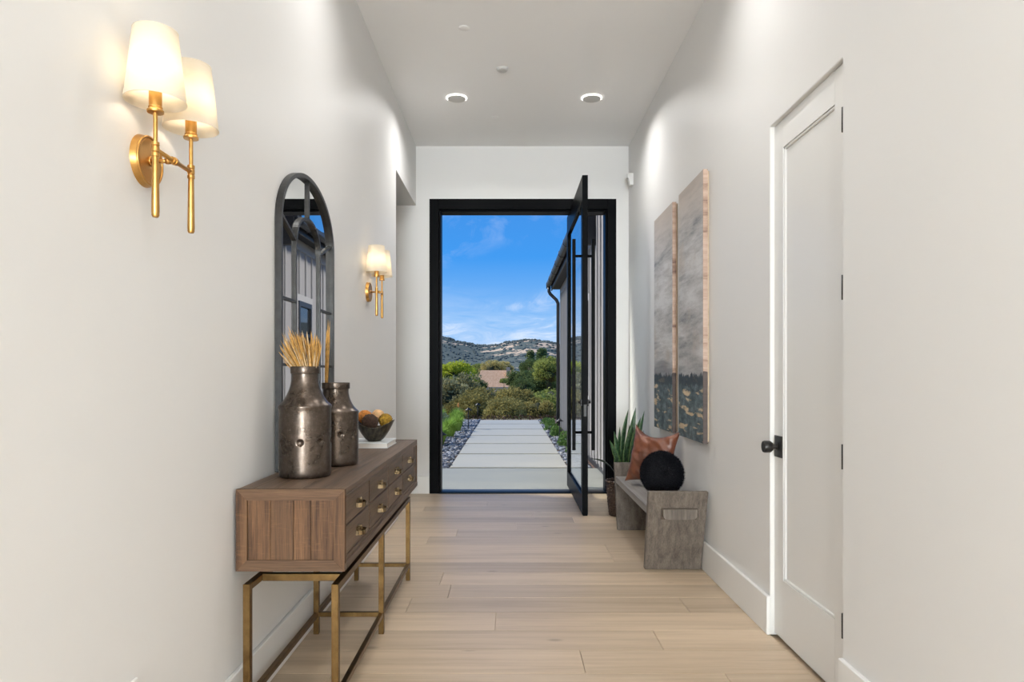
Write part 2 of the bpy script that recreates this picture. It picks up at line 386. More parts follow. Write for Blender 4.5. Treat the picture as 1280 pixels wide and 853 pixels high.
# ------------------------------------------------------------------ mesh builder
WORLD = {}
def worldloc(o):
    v = Vector((0, 0, 0))
    while o is not None:
        v += WORLD.get(o.name, Vector(o.location)); o = o.parent
    return v
class MB:
    def __init__(s): s.b = bmesh.new(); s.uv = None
    def box(s, x0, x1, y0, y1, z0, z1, bev=0.0, seg=1):
        if bev:
            t = bmesh.new(); vs = [t.verts.new((x, y, z)) for x in (x0, x1) for y in (y0, y1) for z in (z0, z1)]
            for f in ((0, 1, 3, 2), (4, 6, 7, 5), (0, 4, 5, 1), (2, 3, 7, 6), (0, 2, 6, 4), (1, 5, 7, 3)): t.faces.new([vs[i] for i in f])
            bmesh.ops.bevel(t, geom=list(t.edges), offset=bev, segments=seg, affect='EDGES', profile=0.5)
            s.add(t); return s
        vs = [s.b.verts.new((x, y, z)) for x in (x0, x1) for y in (y0, y1) for z in (z0, z1)]
        for f in ((0, 1, 3, 2), (4, 6, 7, 5), (0, 4, 5, 1), (2, 3, 7, 6), (0, 2, 6, 4), (1, 5, 7, 3)): s.b.faces.new([vs[i] for i in f])
        return s
    def add(s, t, mat=None):
        mp = {}
        for v in t.verts: mp[v] = s.b.verts.new((mat @ v.co) if mat else v.co)
        for f in t.faces:
            try: nf = s.b.faces.new([mp[v] for v in f.verts]); nf.smooth = f.smooth
            except ValueError: pass
        t.free(); return s
    def hexa(s, pts):   # 8 points, bottom 4 ccw then top 4 ccw
        v = [s.b.verts.new(p) for p in pts]
        for f in ((3, 2, 1, 0), (4, 5, 6, 7), (0, 1, 5, 4), (1, 2, 6, 5), (2, 3, 7, 6), (3, 0, 4, 7)): s.b.faces.new([v[i] for i in f])
        return s
    def tube(s, pts, rad, n=10, cap=True, smooth=True, up=None):
        pts = [Vector(p) for p in pts]
        rads = rad if isinstance(rad, (list, tuple)) else [rad] * len(pts)
        rings = []
        prevn = None
        for i, p in enumerate(pts):
            if i == 0: d = pts[1] - p
            elif i == len(pts) - 1: d = p - pts[i - 1]
            else: d = (pts[i + 1] - p).normalized() + (p - pts[i - 1]).normalized()
            d.normalize()
            ref = prevn if prevn is not None else (Vector((0, 0, 1)) if abs(d.z) < 0.9 else Vector((1, 0, 0)))
            a = d.cross(ref).normalized(); b = a.cross(d).normalized(); prevn = b
            rings.append([s.b.verts.new(p + (a * math.cos(2 * PI * k / n) + b * math.sin(2 * PI * k / n)) * rads[i]) for k in range(n)])
        for r0, r1 in zip(rings, rings[1:]):
            for k in range(n):
                f = s.b.faces.new((r0[k], r0[(k + 1) % n], r1[(k + 1) % n], r1[k])); f.smooth = smooth
        if cap:
            s.b.faces.new(rings[0][::-1]); s.b.faces.new(rings[-1])
        return s
    def lathe(s, prof, cx, cy, n=32, close_bottom=True, close_top=False, fn=None):
        rings = []
        for (r, z) in prof:
            ring = []
            for k in range(n):
                a = 2 * PI * k / n
                p = Vector((cx + r * math.cos(a), cy + r * math.sin(a), z))
                if fn: p = fn(p, a, r, z)
                ring.append(s.b.verts.new(p))
            rings.append(ring)
        for r0, r1 in zip(rings, rings[1:]):
            for k in range(n):
                f = s.b.faces.new((r0[k], r0[(k + 1) % n], r1[(k + 1) % n], r1[k])); f.smooth = True
        if close_bottom: s.b.faces.new(rings[0][::-1])
        if close_top: s.b.faces.new(rings[-1])
        return s
    def disc_x(s, x, y, z, r, t, n=40, ry=None, bev=0.0):  # disc with its axis along x, from x to x+t
        a = [s.b.verts.new((x, y + (ry or r) * math.cos(2 * PI * k / n), z + r * math.sin(2 * PI * k / n))) for k in range(n)]
        b = [s.b.verts.new((x + t, y + ((ry or r) - bev) * math.cos(2 * PI * k / n), z + (r - bev) * math.sin(2 * PI * k / n))) for k in range(n)]
        for k in range(n):
            f = s.b.faces.new((a[k], a[(k + 1) % n], b[(k + 1) % n], b[k])); f.smooth = True
        s.b.faces.new(a[::-1]); s.b.faces.new(b); return s
    def ico(s, c, r, sub=2, disp=0.0, dscale=1.0, squash=(1, 1, 1)):
        t = bmesh.new(); bmesh.ops.create_icosphere(t, subdivisions=sub, radius=1.0)
        for v in t.verts:
            k = 1 + disp * noise.noise(v.co * dscale + Vector(c) * 3.1)
            v.co = Vector((v.co.x * squash[0], v.co.y * squash[1], v.co.z * squash[2])) * r * k + Vector(c)
        for f in t.faces: f.smooth = True
        s.add(t); return s
    def build(s, name, mat, parent=None, loc=None, smooth=None):
        me = bpy.data.meshes.new(name)
        o = bpy.data.objects.new(name, me)
        if parent is not None:
            o.parent = parent; L = worldloc(parent)
        else:
            L = Vector(loc) if loc is not None else Vector((0, 0, 0)); o.location = L
        bmesh.ops.translate(s.b, verts=list(s.b.verts), vec=-L)
        bmesh.ops.recalc_face_normals(s.b, faces=list(s.b.faces))
        if smooth is not None:
            for f in s.b.faces: f.smooth = smooth
        s.b.to_mesh(me); s.b.free()
        if smooth: pass
        me.materials.append(M[mat] if isinstance(mat, str) else mat)
        COL.objects.link(o)
        return o
def autosmooth(o, ang=40):
    for p in o.data.polygons: p.use_smooth = True
    o.data.set_sharp_from_angle(angle=R(ang)); return o
def tag(o, label=None, cat=None, group=None, kind=None):
    if label: o['label'] = label
    if cat: o['category'] = cat
    if group: o['group'] = group
    if kind: o['kind'] = kind
    return o
def empty(name, loc, label=None, cat=None, group=None, kind=None):
    o = bpy.data.objects.new(name, None); COL.objects.link(o); o.location = loc; o.empty_display_size = 0.1
    return tag(o, label, cat, group, kind)
def copy_tree(o, parent=None, top=True):
    c = o.copy(); COL.objects.link(c)
    if parent is not None: c.parent = parent
    for ch in list(o.children): copy_tree(ch, c, False)
    return c
def structure(o): o['kind'] = 'structure'; return o

XL, XR, YB, H = -0.995, 1.255, 7.22, 3.675
# ================================================================== THE SETTING
# ---- floor: oak planks across the hall
floor = empty('floor', (0, 0, 0), 'wide pale oak plank floor', None, kind='structure')
b = MB(); b.box(-3.6, XR + 0.14, 0.9, YB + 0.02, -0.06, -0.012); b.box(-4.2, 4.2, -10.2, 0.9, -0.06, -0.0); sub = b.build('subfloor', 'oak_floor', floor)
PW = 0.2435
fixed = {0: [-0.073], -1: [0.70], -2: [0.317], -3: [0.90, -0.75], 1: [-0.55, 0.95], 2: [-0.35]}
rowi = -10
y0r = 3.348
joints = [0.20, 1.02, -0.62, 0.55, -0.22, 0.86, -0.80, 0.05, 0.70, -0.42]
for r in range(-10, 17):
    y0 = y0r + r * PW; y1 = y0 + PW
    if y0 > YB: break
    y1 = min(y1, YB + 0.0)
    xs = [XL - 0.3 if y0 < 5.9 else -3.5] + sorted(fixed.get(r, [joints[(r * 7 + 3) % 10]] if r % 3 else [joints[(r * 3) % 10]])) + [XR]
    if y0 >= 5.9: xs = [-3.5, -1.55 + 0.3 * random.random()] + xs[1:]
    for x0, x1 in zip(xs, xs[1:]):
        if x1 - x0 < 0.02: continue
        g = 0.0010
        b = MB(); b.box(x0 + g, x1 - g, y0 + g, y1 - g, -0.013, random.uniform(-0.0003, 0.0003), bev=0.0012)
        b.build('plank', 'oak_floor', floor)

# ---- walls
b = MB()
b.box(XL - 0.2, XL, -0.5, 5.96, 0, H)            # left wall, solid part
b.box(XL - 0.2, XL, 5.96, YB, 3.048, H)          # header over the opening
tag(b.build('wall_left', 'wall_paint'), 'left hall wall', kind='structure')
b = MB()
D0, D1, DT = 2.573, 3.296, 2.452
b.box(XR, XR + 0.15, -0.5, D0, 0, H)
b.box(XR, XR + 0.15, D1, YB, 0, H)
b.box(XR, XR + 0.15, D0, D1, DT, H)
b.box(XR + 0.08, XR + 0.15, D0, D1, 0, DT)
tag(b.build('wall_right', 'wall_paint'), 'right hall wall', kind='structure')
FX0, FX1, FT = -0.851, 1.122, 3.116
b = MB()
b.box(-3.7, FX0, YB, YB + 0.2, 0, H + 0.3)
b.box(FX1, 1.5, YB, YB + 0.2, 0, H + 0.3)
b.box(FX0, FX1, YB, YB + 0.2, FT, H + 0.3)
tag(b.build('wall_back', 'wall_paint'), 'entry end wall', kind='structure')
b = MB(); b.box(-3.7, -3.5, 4.2, YB, 0, H); b.box(-3.7, XL - 0.2, 4.0, 4.2, 0, H)
b.build('wall_side_room', 'wall_paint')['kind'] = 'structure'
# great room behind the camera
b = MB()
b.box(-4.2, -4.0, -10.2, -0.5, 0, H); b.box(4.0, 4.2, -10.2, -0.5, 0, H); b.box(-4.2, 4.2, -10.2, -10.0, 0, H)
b.box(-4.2, XL, -0.5, -0.3, 0, H); b.box(XR, 4.2, -0.5, -0.3, 0, H)
b.build('wall_rear_room', 'wall_paint')['kind'] = 'structure'
b = MB(); b.box(-4.2, 4.2, -10.2, -0.4, H, H + 0.2); b.box(XL - 0.3, XR + 0.2, -0.4, YB + 0.2, H, H + 0.2)
tag(b.build('ceiling', 'ceiling_paint'), 'painted hall ceiling', kind='structure')
b = MB(); b.box(-3.7, XL - 0.2, 4.0, YB, 3.048, 3.2); b.build('ceiling_side_room', 'wall_paint')['kind'] = 'structure'

# ---- baseboards with an eased top edge
def base_run(name, pts):
    b = MB()
    for q in pts: b.box(*q, 0.0, 0.186, bev=0.0035)
    o = b.build(name, 'trim_paint'); o['kind'] = 'structure'
T = 0.020
base_run('baseboard_left', [(XL, XL + T, -0.3, 5.96)])
base_run('baseboard_right', [(XR - T, XR, D1 - 0.012, YB), (XR - T, XR, -0.3, D0 - 0.0)])
base_run('baseboard_back', [(-3.5, FX0, YB - T, YB), (FX1, XR - T, YB - T, YB)])

# ---- closet door on the right
dx = XR + 0.020
door = empty('door_1', (dx, (D0 + D1) / 2, 0), 'white single panel interior door in the right wall', kind='structure')
b = MB()
sw = 0.105
y0, y1 = D0 + 0.004, D1 - 0.004
b.box(dx, dx + 0.04, y0, y0 + sw, 0.012, DT - 0.005, bev=0.0015)
b.box(dx, dx + 0.04, y1 - sw, y1, 0.012, DT - 0.005, bev=0.0015)
b.box(dx, dx + 0.04, y0 + sw, y1 - sw, 0.012, 0.29)
b.box(dx, dx + 0.04, y0 + sw, y1 - sw, 2.315, DT - 0.005)
b.build('door_rails', 'door_paint', door)
b = MB(); b.box(dx + 0.012, dx + 0.035, y0 + sw, y1 - sw, 0.29, 2.315); b.build('door_panel', 'door_paint', door)
b = MB()
bw = 0.012
for (a0, a1, c0, c1) in ((y0 + sw, y0 + sw + bw, 0.29, 2.315), (y1 - sw - bw, y1 - sw, 0.29, 2.315), (y0 + sw, y1 - sw, 0.29, 0.29 + bw), (y0 + sw, y1 - sw, 2.315 - bw, 2.315)):
    b.box(dx + 0.004, dx + 0.016, a0, a1, c0, c1, bev=0.003)
b.build('panel_moulding', 'door_paint', door)
for zc in (2.217, 1.583, 0.942, 0.303):
    b = MB(); b.tube([(XR + 0.004, D0 + 0.006, zc - 0.047), (XR + 0.004, D0 + 0.006, zc + 0.047)], 0.0065, 10)
    b.box(XR + 0.006, dx + 0.001, D0 + 0.001, D0 + 0.014, zc - 0.046, zc + 0.046)
    b.build('hinge', 'dark_bronze', door)
b = MB(); b.box(dx - 0.007, dx, 3.192, 3.276, 0.862, 0.964, bev=0.0015); hp = b.build('knob_plate', 'dark_bronze', door)
b = MB()
prof = [(0.0, 1.268), (0.016, 1.267), (0.0165, 1.262), (0.011, 1.259), (0.0105, 1.246), (0.020, 1.243), (0.020, 1.238), (0.026, 1.236), (0.0285, 1.230), (0.0285, 1.206), (0.026, 1.200), (0.0, 1.199)]
n = 28; rings = []
for r, x in prof: rings.append([b.b.verts.new((x, 3.236 + r * math.cos(2 * PI * k / n), 0.912 + r * math.sin(2 * PI * k / n))) for k in range(n)])
for r0, r1 in zip(rings, rings[1:]):
    for k in range(n): b.b.faces.new((r0[k], r0[(k + 1) % n], r1[(k + 1) % n], r1[k]))
bmesh.ops.remove_doubles(b.b, verts=b.b.verts, dist=1e-5)
autosmooth(b.build('door_knob', 'dark_bronze', door))
b = MB()  # jamb lining
b.box(XR + 0.002, XR + 0.079, D1 - 0.0035, D1, 0, DT); b.box(XR + 0.002, XR + 0.079, D0, D0 + 0.003, 0, DT); b.box(XR + 0.002, XR + 0.079, D0, D1, DT - 0.003, DT)
b.build('trim_1', 'trim_paint')['kind'] = 'structure'

# ---- entry frame of the pivot door
fr = empty('trim_2', ((FX0 + FX1) / 2, YB + 0.1, 0), 'black steel frame of the entry opening', kind='structure')
IX0, IX1, IT = -0.735, 1.011, 2.989
def framebar(name, x0, x1, z0, z1, y0=YB - 0.012, y1=YB + 0.215):
    b = MB(); b.box(x0, x1, y0, y1, z0, z1, bev=0.002); return b.build(name, 'black_metal', fr)
framebar('jamb', FX0, IX0 - 0.018, 0, FT); framebar('jamb', IX1 + 0.018, FX1, 0, FT); framebar('head', IX0 - 0.018, IX1 + 0.018, IT + 0.018, FT)
framebar('door_stop', IX0 - 0.018, IX0, 0, IT + 0.018, YB + 0.03, YB + 0.20); framebar('door_stop', IX1, IX1 + 0.018, 0, IT + 0.018, YB + 0.03, YB + 0.20)
framebar('door_stop', IX0, IX1, IT, IT + 0.018, YB + 0.03, YB + 0.20)
framebar('threshold', IX0 - 0.018, IX1 + 0.018, -0.02, 0.012, YB - 0.012, YB + 0.10)
b = MB(); b.box(FX0, FX1, YB + 0.10, YB + 0.24, -0.05, 0.006, bev=0.002); b.build('sill', 'gutter_metal', fr)

# ---- the pivot door, swung open
PD = empty('door_2', (0.666, 7.35, 0), 'black steel and glass pivot door standing open', kind='structure')
px0, px1, py0, py1, pz0, pz1 = 0.642, 0.692, 6.06, 7.70, 0.012, 3.03
def pbar(name, y0, y1, z0, z1):
    b = MB(); b.box(px0, px1, y0, y1, z0, z1, bev=0.002); return b.build(name, 'black_metal', PD)
pbar('door_stile', py0, py0 + 0.085, pz0, pz1); pbar('door_stile', py1 - 0.085, py1, pz0, pz1)
pbar('door_rail', py0 + 0.085, py1 - 0.085, pz0, 0.165); pbar('door_rail', py0 + 0.085, py1 - 0.085, 2.83, pz1)
b = MB(); b.box(0.661, 0.673, py0 + 0.075, py1 - 0.075, 0.155, 2.84); b.build('door_glass', 'clear_glass', PD)
b = MB()
for xx in (px0 - 0.001, px1 - 0.011):
    gy0, gy1 = py0 + 0.085, py1 - 0.085
    b.box(xx, xx + 0.012, gy0, gy0 + 0.012, 0.165, 2.83); b.box(xx, xx + 0.012, gy1 - 0.012, gy1, 0.165, 2.83)
    b.box(xx, xx + 0.012, gy0 + .012, gy1 - .012, 0.165, 0.177); b.box(xx, xx + 0.012, gy0 + .012, gy1 - .012, 2.818, 2.83)
b.build('glazing_bead', 'black_metal', PD)
for hx in (0.576, 0.750):
    b = MB(); b.box(hx - 0.015, hx + 0.015, 6.14, 6.17, 0.575, 2.479, bev=0.002); hb = b.build('pull_handle', 'black_metal', PD)
    for hz in (2.326, 0.736):
        b = MB(); xa, xb = (hx + 0.014, px0 + 0.002) if hx < 0.6 else (px1 - 0.002, hx - 0.014)
        b.tube([(xa, 6.155, hz), (xb, 6.155, hz)], 0.012, 12); b.build('handle_mount', 'black_metal', hb)
b = MB(); b.box(px0 - 0.012, px1 + 0.012, 6.10, 6.14, 0.975, 1.035, bev=0.002); b.tube([(px0 - 0.03, 6.12, 1.01), (px1 + 0.03, 6.12, 1.01)], 0.012, 14)
b.build('deadbolt', 'dark_bronze', PD)
b = MB(); b.box(0.655, 0.680, py0 - 0.003, py0 + 0.002, 0.885, 0.99, bev=0.001); b.build('lock_plate', 'mirror_iron', PD)
b = MB(); b.box(0.648, 0.690, py0 + .01, py0 + 0.06, 0.0, 0.014); b.build('door_sweep', 'black_metal', PD)

# ================================================================== CEILING FIXTURES
def ceil_light(x, y, label, watts=10.5):
    t = empty('ceiling_light', (x, y, H), label, 'ceiling light', 'round ceiling lights before the entry')
    b = MB(); b.lathe([(0.072, H - 0.006), (0.0865, H - 0.006), (0.0865, H - 0.003), (0.072, H - 0.003), (0.072, H - 0.006)], x, y, 40, False); b.build('glow_ring', 'ring_glow', t)
    b = MB(); b.lathe([(0.0, H - 0.012), (0.077, H - 0.012), (0.080, H - 0.011), (0.080, H - 0.008), (0.070, H - 0.007), (0.070, H - 0.001), (0.0, H - 0.001)], x, y, 40, False); b.build('trim_disc', 'grey_disc', t)
    light('ceiling_light_lamp', 'AREA', (x, y, H - 0.024), (0, 0, 0), watts, (1.0, 0.99, 0.975), shape='DISK', size=0.15, spread=R(150))
ceil_light(-0.465, 5.96, 'round glowing ceiling light nearer the left wall')
ceil_light(0.714, 5.96, 'round glowing ceiling light nearer the right wall')
# unseen pairs of the same light, added to brighten the nearer hall
for yy_, wd_, wt_ in ((3.35, 'over the console', 7.0), (0.75, 'over the camera end of the hall', 3.5)):
    ceil_light(-0.465, yy_, 'left added unseen ceiling light ' + wd_, wt_); ceil_light(0.714, yy_, 'right added unseen ceiling light ' + wd_, wt_)
b = MB(); b.lathe([(0.0, H - 0.018), (0.030, H - 0.018), (0.040, H - 0.014), (0.046, H - 0.008), (0.048, H)], -0.060, 5.394, 36, False)
for k in range(14):
    a = 2 * PI * k / 14; b.box(-0.060 + 0.036 * math.cos(a) - .002, -0.060 + 0.036 * math.cos(a) + .002, 5.394 + 0.036 * math.sin(a) - .004, 5.394 + 0.036 * math.sin(a) + .004, H - 0.019, H - 0.010)
tag(b.build('smoke_detector', 'grey_disc', loc=(-0.06, 5.394, H)), 'small round white detector on the ceiling between the two lights', 'detector')
b = MB(); b.lathe([(0.0, H - 0.003), (0.036, H - 0.003), (0.038, H - 0.002), (0.038, H)], -0.321, 4.761, 32, False)
tag(b.build('sprinkler_cover', 'ceiling_paint', loc=(-0.321, 4.761, H)), 'flat ceiling-coloured sprinkler cover nearest the camera', 'sprinkler cover')
b = MB(); b.lathe([(0.0, H - 0.003), (0.036, H - 0.003), (0.038, H - 0.002), (0.038, H)], -0.139, 6.414, 32, False)
tag(b.build('sprinkler_cover', 'ceiling_paint', loc=(-0.139, 6.414, H)), 'flat ceiling-coloured sprinkler cover nearest the entry wall', 'sprinkler cover')
t = empty('motion_sensor', (XR, 6.98, 3.25), 'small white motion sensor high on the right wall near the corner', 'sensor')
b = MB(); b.hexa([(XR - 0.035, 6.94, 3.19), (XR, 6.94, 3.19), (XR, 7.02, 3.19), (XR - 0.035, 7.02, 3.19), (XR - 0.06, 6.94, 3.31), (XR, 6.94, 3.31), (XR, 7.02, 3.31), (XR - 0.06, 7.02, 3.31)])
b.build('sensor_housing', 'white_plastic', t)
b = MB(); b.box(XR - 0.064, XR - 0.045, 6.955, 7.005, 3.262, 3.298, bev=0.003); b.build('sensor_lens', 'screen_white', t)

# outlet low on the left wall
t = empty('wall_outlet', (XL, 1.775, 0.40), 'white outlet plate low on the left wall before the console', 'outlet')
b = MB(); b.box(XL, XL + 0.009, 1.735, 1.812, 0.335, 0.450, bev=0.003); b.build('outlet_plate', 'white_plastic', t)
for zc in (0.372, 0.413):
    b = MB(); b.box(XL + 0.008, XL + 0.0115, 1.757, 1.790, zc - 0.014, zc + 0.014, bev=0.002); b.build('socket', 'white_plastic', t)

# ================================================================== WALL SCONCES
def sconce(yc, label):
    zc, X = 1.832, -0.912
    t = empty('wall_sconce', (XL, yc, zc), label, 'wall lamp', 'two-armed brass sconces on the left wall')
    b = MB(); b.disc_x(XL, yc, zc, 0.070, 0.018, 48, bev=0.004); b.disc_x(XL + 0.018, yc, zc, 0.058, 0.001, 48)
    autosmooth(b.build('backplate', 'sconce_brass', t))
    b = MB(); n = 40   # raised rim
    pts = [(XL + 0.018, yc + 0.064 * math.cos(2 * PI * k / n), zc + 0.064 * math.sin(2 * PI * k / n)) for k in range(n + 1)]
    b.tube(pts, 0.0035, 8, cap=False); b.build('plate_rim', 'sconce_brass', t)
    b = MB()
    b.tube([(XL + 0.018, yc, zc), (XL + 0.024, yc, zc)], 0.013, 20); b.tube([(XL + 0.02, yc, zc), (X, yc, zc)], 0.0055, 16)
    b.tube([(X - 0.022, yc, zc), (X - 0.010, yc, zc)], 0.008, 16)
    b.tube([(X, yc - 0.098, zc), (X, yc + 0.098, zc)], 0.006, 16)
    b.tube([(X, yc - 0.014, zc), (X, yc + 0.014, zc)], 0.009, 16); b.tube([(X, yc - 0.003, zc), (X, yc + 0.003, zc)], 0.0105, 16)
    b.build('arm', 'sconce_brass', t)
    for s in (-1, 1):
        yy = yc + s * 0.098
        b = MB()
        b.lathe([(0.0, 1.656), (0.007, 1.657), (0.0095, 1.662), (0.0095, 1.668), (0.0100, 1.67), (0.0078, 1.812), (0.0100, 1.813), (0.0100, 1.822), (0.0085, 1.824), (0.0100, 1.826), (0.0100, 1.838), (0.0085, 1.840), (0.0100, 1.842), (0.0100, 1.850), (0.0055, 1.852), (0.0055, 1.925)], X, yy, 20, False)
        st = autosmooth(b.build('stem', 'sconce_brass', t), 30)
        b = MB(); b.lathe([(0.0055, 1.925), (0.020, 1.926), (0.0205, 1.931), (0.017, 1.935), (0.017, 1.940), (0.0155, 1.942), (0.0155, 1.995), (0.0, 1.997)], X, yy, 28, False)
        autosmooth(b.build('candle_cup', 'sconce_brass', t), 30)
        b = MB()
        z0, z1, r0, r1 = 1.955, 2.135, 0.0735, 0.0535
        b.lathe([(r0, z0), (r1, z1), (r1 - 0.0015, z1), (r0 - 0.0015, z0), (r0, z0)], X, yy, 48, False)
        sh = b.build('lamp_shade', 'linen_shade', t)
        for f in sh.data.polygons: f.use_smooth = True
        b = MB(); n = 48
        for (rr, zz2) in ((r0, z0), (r1, z1)):
            b = MB(); b.tube([(X + rr * math.cos(2 * PI * k / n), yy + rr * math.sin(2 * PI * k / n), zz2) for k in range(n + 1)], 0.0011, 6, cap=False)
            b.build('shade_rim', 'linen_shade', sh)
        b = MB(); b.ico((X, yy, 2.035), 0.019, 2, squash=(1, 1, 1.35)); b.tube([(X, yy, 1.99), (X, yy, 2.015)], 0.010, 12); b.build('bulb', 'bulb_glow', t)
    return t
sconce(1.854, 'large near brass sconce with two lit tapered cream shades')
sconce(4.765, 'far brass sconce with two lit shades beyond the arched mirror')

# ================================================================== CONSOLE TABLE
cx0, cx1, cy0, cy1, cz0, cz1 = -0.985, -0.594, 2.452, 4.365, 0.545, 0.840
ct = empty('console_table', ((cx0 + cx1) / 2, (cy0 + cy1) / 2, 0), 'rustic brown wooden console with eight drawers on thin brass legs', 'console table')
b = MB()
nb = 5
wds = [0.055, 0.085, 0.09, 0.08, 0.081]
xx = cx0
for i, wd in enumerate(wds):
    b = MB(); b.box(xx + 0.0005, xx + wd - 0.0005, cy0 + 0.0222, cy1 - 0.0222, cz1 - 0.024, cz1 - random.uniform(0, 0.0008), bev=0.0012); b.build('top_board', 'rustic_y', ct); xx += wd
# front nosing under the top
b = MB(); b.box(cx1 - 0.012, cx1 + 0.002, cy0 + 0.02, cy1 - 0.01, cz1 - 0.034, cz1 - 0.024, bev=0.001); b.build('top_moulding', 'rustic_y', ct)
def end_panel(y, sgn):   # sgn -1: faces the camera
    yo, yi = (y, y + 0.022)
    fw = 0.040
    z0, z1 = cz0, cz1
    # mitred frame boards
    b = MB(); ztop = z1
    x0, x1 = cx0, cx1
    def quad(p, ya, yb):
        v = [(q[0], ya, q[1]) for q in p] + [(q[0], yb, q[1]) for q in p]
        b.hexa(v)
    for p in (((x0, ztop), (x0 + fw, ztop - 0.016), (x1 - fw, ztop - 0.016), (x1, ztop)),):
        pass
    fr_ = [(((x0 + .0005, z0), (x1 - .0005, z0), (x1 - fw, z0 + fw), (x0 + fw, z0 + fw)), 'rustic_x'),
           (((x0, z0), (x0 + fw - .0006, z0 + fw), (x0 + fw - .0006, z1 - fw), (x0, z1)), 'rustic_z'),
           (((x1 - fw + .0006, z0 + fw), (x1, z0), (x1, z1), (x1 - fw + .0006, z1 - fw)), 'rustic_z'),
           (((x0 + fw, z1 - fw), (x1 - fw, z1 - fw), (x1 - .0005, z1), (x0 + .0005, z1)), 'rustic_x')]
    for p, mt in fr_:
        b = MB(); quad(p, yo, yi); b.build('frame_board', mt, ct)
    xs = [x0 + fw, x0 + fw + 0.082, x0 + fw + 0.165, x0 + fw + 0.228, x1 - fw]
    yp = yo + (0.006 if sgn < 0 else 0)
    for a, c in zip(xs, xs[1:]):
        b = MB(); b.box(a + 0.0006, c - 0.0006, yp, yp + 0.012, z0 + fw - 0.002, z1 - fw + 0.002, bev=0.0012); b.build('panel_board', 'rustic_z', ct)
end_panel(cy0, -1); end_panel(cy1 - 0.022, 1)
b = MB()
b.box(cx0, cx0 + 0.012, cy0 + 0.02, cy1 - 0.02, cz0, cz1 - 0.024)      # back
b.box(cx0 + 0.012, cx1 - 0.02, cy0 + 0.022, cy1 - 0.022, cz0 + 0.002, cz0 + 0.02)   # bottom
b.box(cx0 + 0.012, cx1 - 0.03, cy0 + 0.022, cy1 - 0.022, cz0 + 0.02, cz1 - 0.03)    # carcase core
b.build('carcase', 'rustic_y', ct)
b = MB()
b.box(cx1 - 0.022, cx1 - 0.004, cy0 + 0.022, cy1 - 0.022, 0.572, 0.590, bev=0.001)
b.box(cx1 - 0.022, cx1 + 0.003, cy0 + 0.010, cy1 - 0.010, cz0 + 0.002, 0.572, bev=0.001)
b.box(cx1 - 0.022, cx1 - 0.006, cy0 + 0.022, cy1 - 0.022, cz1 - 0.036, cz1 - 0.030)
ys = [2.478, 2.912, 3.360, 3.812, 4.262]
for y in ys[1:-1]: b.box(cx1 - 0.024, cx1 - 0.010, y - 0.008, y + 0.008, 0.59, cz1 - 0.034)
b.box(cx1 - 0.022, cx1 - 0.004, ys[-1], cy1 - 0.02, 0.58, cz1 - 0.03, bev=0.001)
b.build('face_frame', 'rustic_y', ct)
def pull(yc, zc, parent):
    X0 = cx1 - 0.006
    b = MB(); b.box(X0, X0 + 0.002, yc - 0.030, yc + 0.030, zc - 0.013, zc + 0.013, bev=0.0008)
    pts = []
    hw, dp = 0.036, 0.030
    path = [(X0 + 0.001, -hw), (X0 + 0.012, -hw), (X0 + 0.022, -hw * 0.9), (X0 + dp, -hw * 0.55), (X0 + dp + 0.002, 0), (X0 + dp, hw * 0.55), (X0 + 0.022, hw * 0.9), (X0 + 0.012, hw), (X0 + 0.001, hw)]
    hh = 0.0085
    t_ = 0.0022
    vs = []
    for i, (x, y) in enumerate(path):
        a = path[max(0, i - 1)]; c = path[min(len(path) - 1, i + 1)]
        d = Vector((c[0] - a[0], c[1] - a[1])).normalized(); nrm = Vector((d.y, -d.x))
        vs.append([b.b.verts.new((x + nrm.x * k * t_, yc + y + nrm.y * k * t_, zc - 0.008 + q * hh)) for k, q in ((0, -1), (0, 1), (1, 1), (1, -1))])
    for v0, v1 in zip(vs, vs[1:]):
        for k in range(4): b.b.faces.new((v0[k], v0[(k + 1) % 4], v1[(k + 1) % 4], v1[k]))
    b.ico((X0 + 0.012, yc, zc + 0.012), 0.0065, 2); b.tube([(X0, yc, zc + 0.011), (X0 + 0.012, yc, zc + 0.011)], 0.004, 10)
    b.build('drawer_pull', 'pull_brass', parent)
for i in range(4):
    for (z0, z1) in ((0.592, 0.697), (0.703, 0.803)):
        a, c = ys[i] + (0.004 if i == 0 else 0.009), ys[i + 1] - 0.009 + (0.006 if i == 3 else 0)
        b = MB(); b.box(cx1 - 0.030, cx1 - 0.006, a, c, z0, z1, bev=0.0018)
        dr = tag(b.build('drawer', 'rustic_y', ct))
        pull((a + c) / 2, (z0 + z1) / 2, dr)
# spacer and brass frame
b = MB(); b.box(cx0 + 0.05, cx1 - 0.06, 2.60, 4.14, 0.508, 0.546); b.build('plinth', 'black_metal', ct)
lx0, lx1 = -0.936, -0.622; lw = 0.0125
for y in (2.436, 3.305, 4.165):
    for x in (lx0, lx1):
        b = MB(); b.box(x - lw, x + lw, y - lw, y + lw, 0, 0.507 if y != 3.305 else 0.486, bev=0.001); lg = b.build('leg', 'table_brass', ct)
b = MB()
for x in (lx0, lx1):
    for (ya, yb) in ((2.436 + lw, 4.165 - lw),): b.box(x - lw, x + lw, ya, yb, 0.484, 0.507, bev=0.001)
b.build('upper_rail', 'table_brass', ct)
for y in (2.560, 4.050):
    b = MB(); b.box(lx0 + lw, lx1 - lw, y - lw, y + lw, 0.482, 0.509, bev=0.001); b.build('upper_crossbar', 'table_brass', ct)
for x in (lx0, lx1):
    b = MB()
    for ya, yb in ((2.436 + lw, 3.305 - lw), (3.305 + lw, 4.165 - lw)): b.box(x - 0.010, x + 0.010, ya, yb, 0.083, 0.105, bev=0.001)
    b.build('lower_rail', 'table_brass', ct)
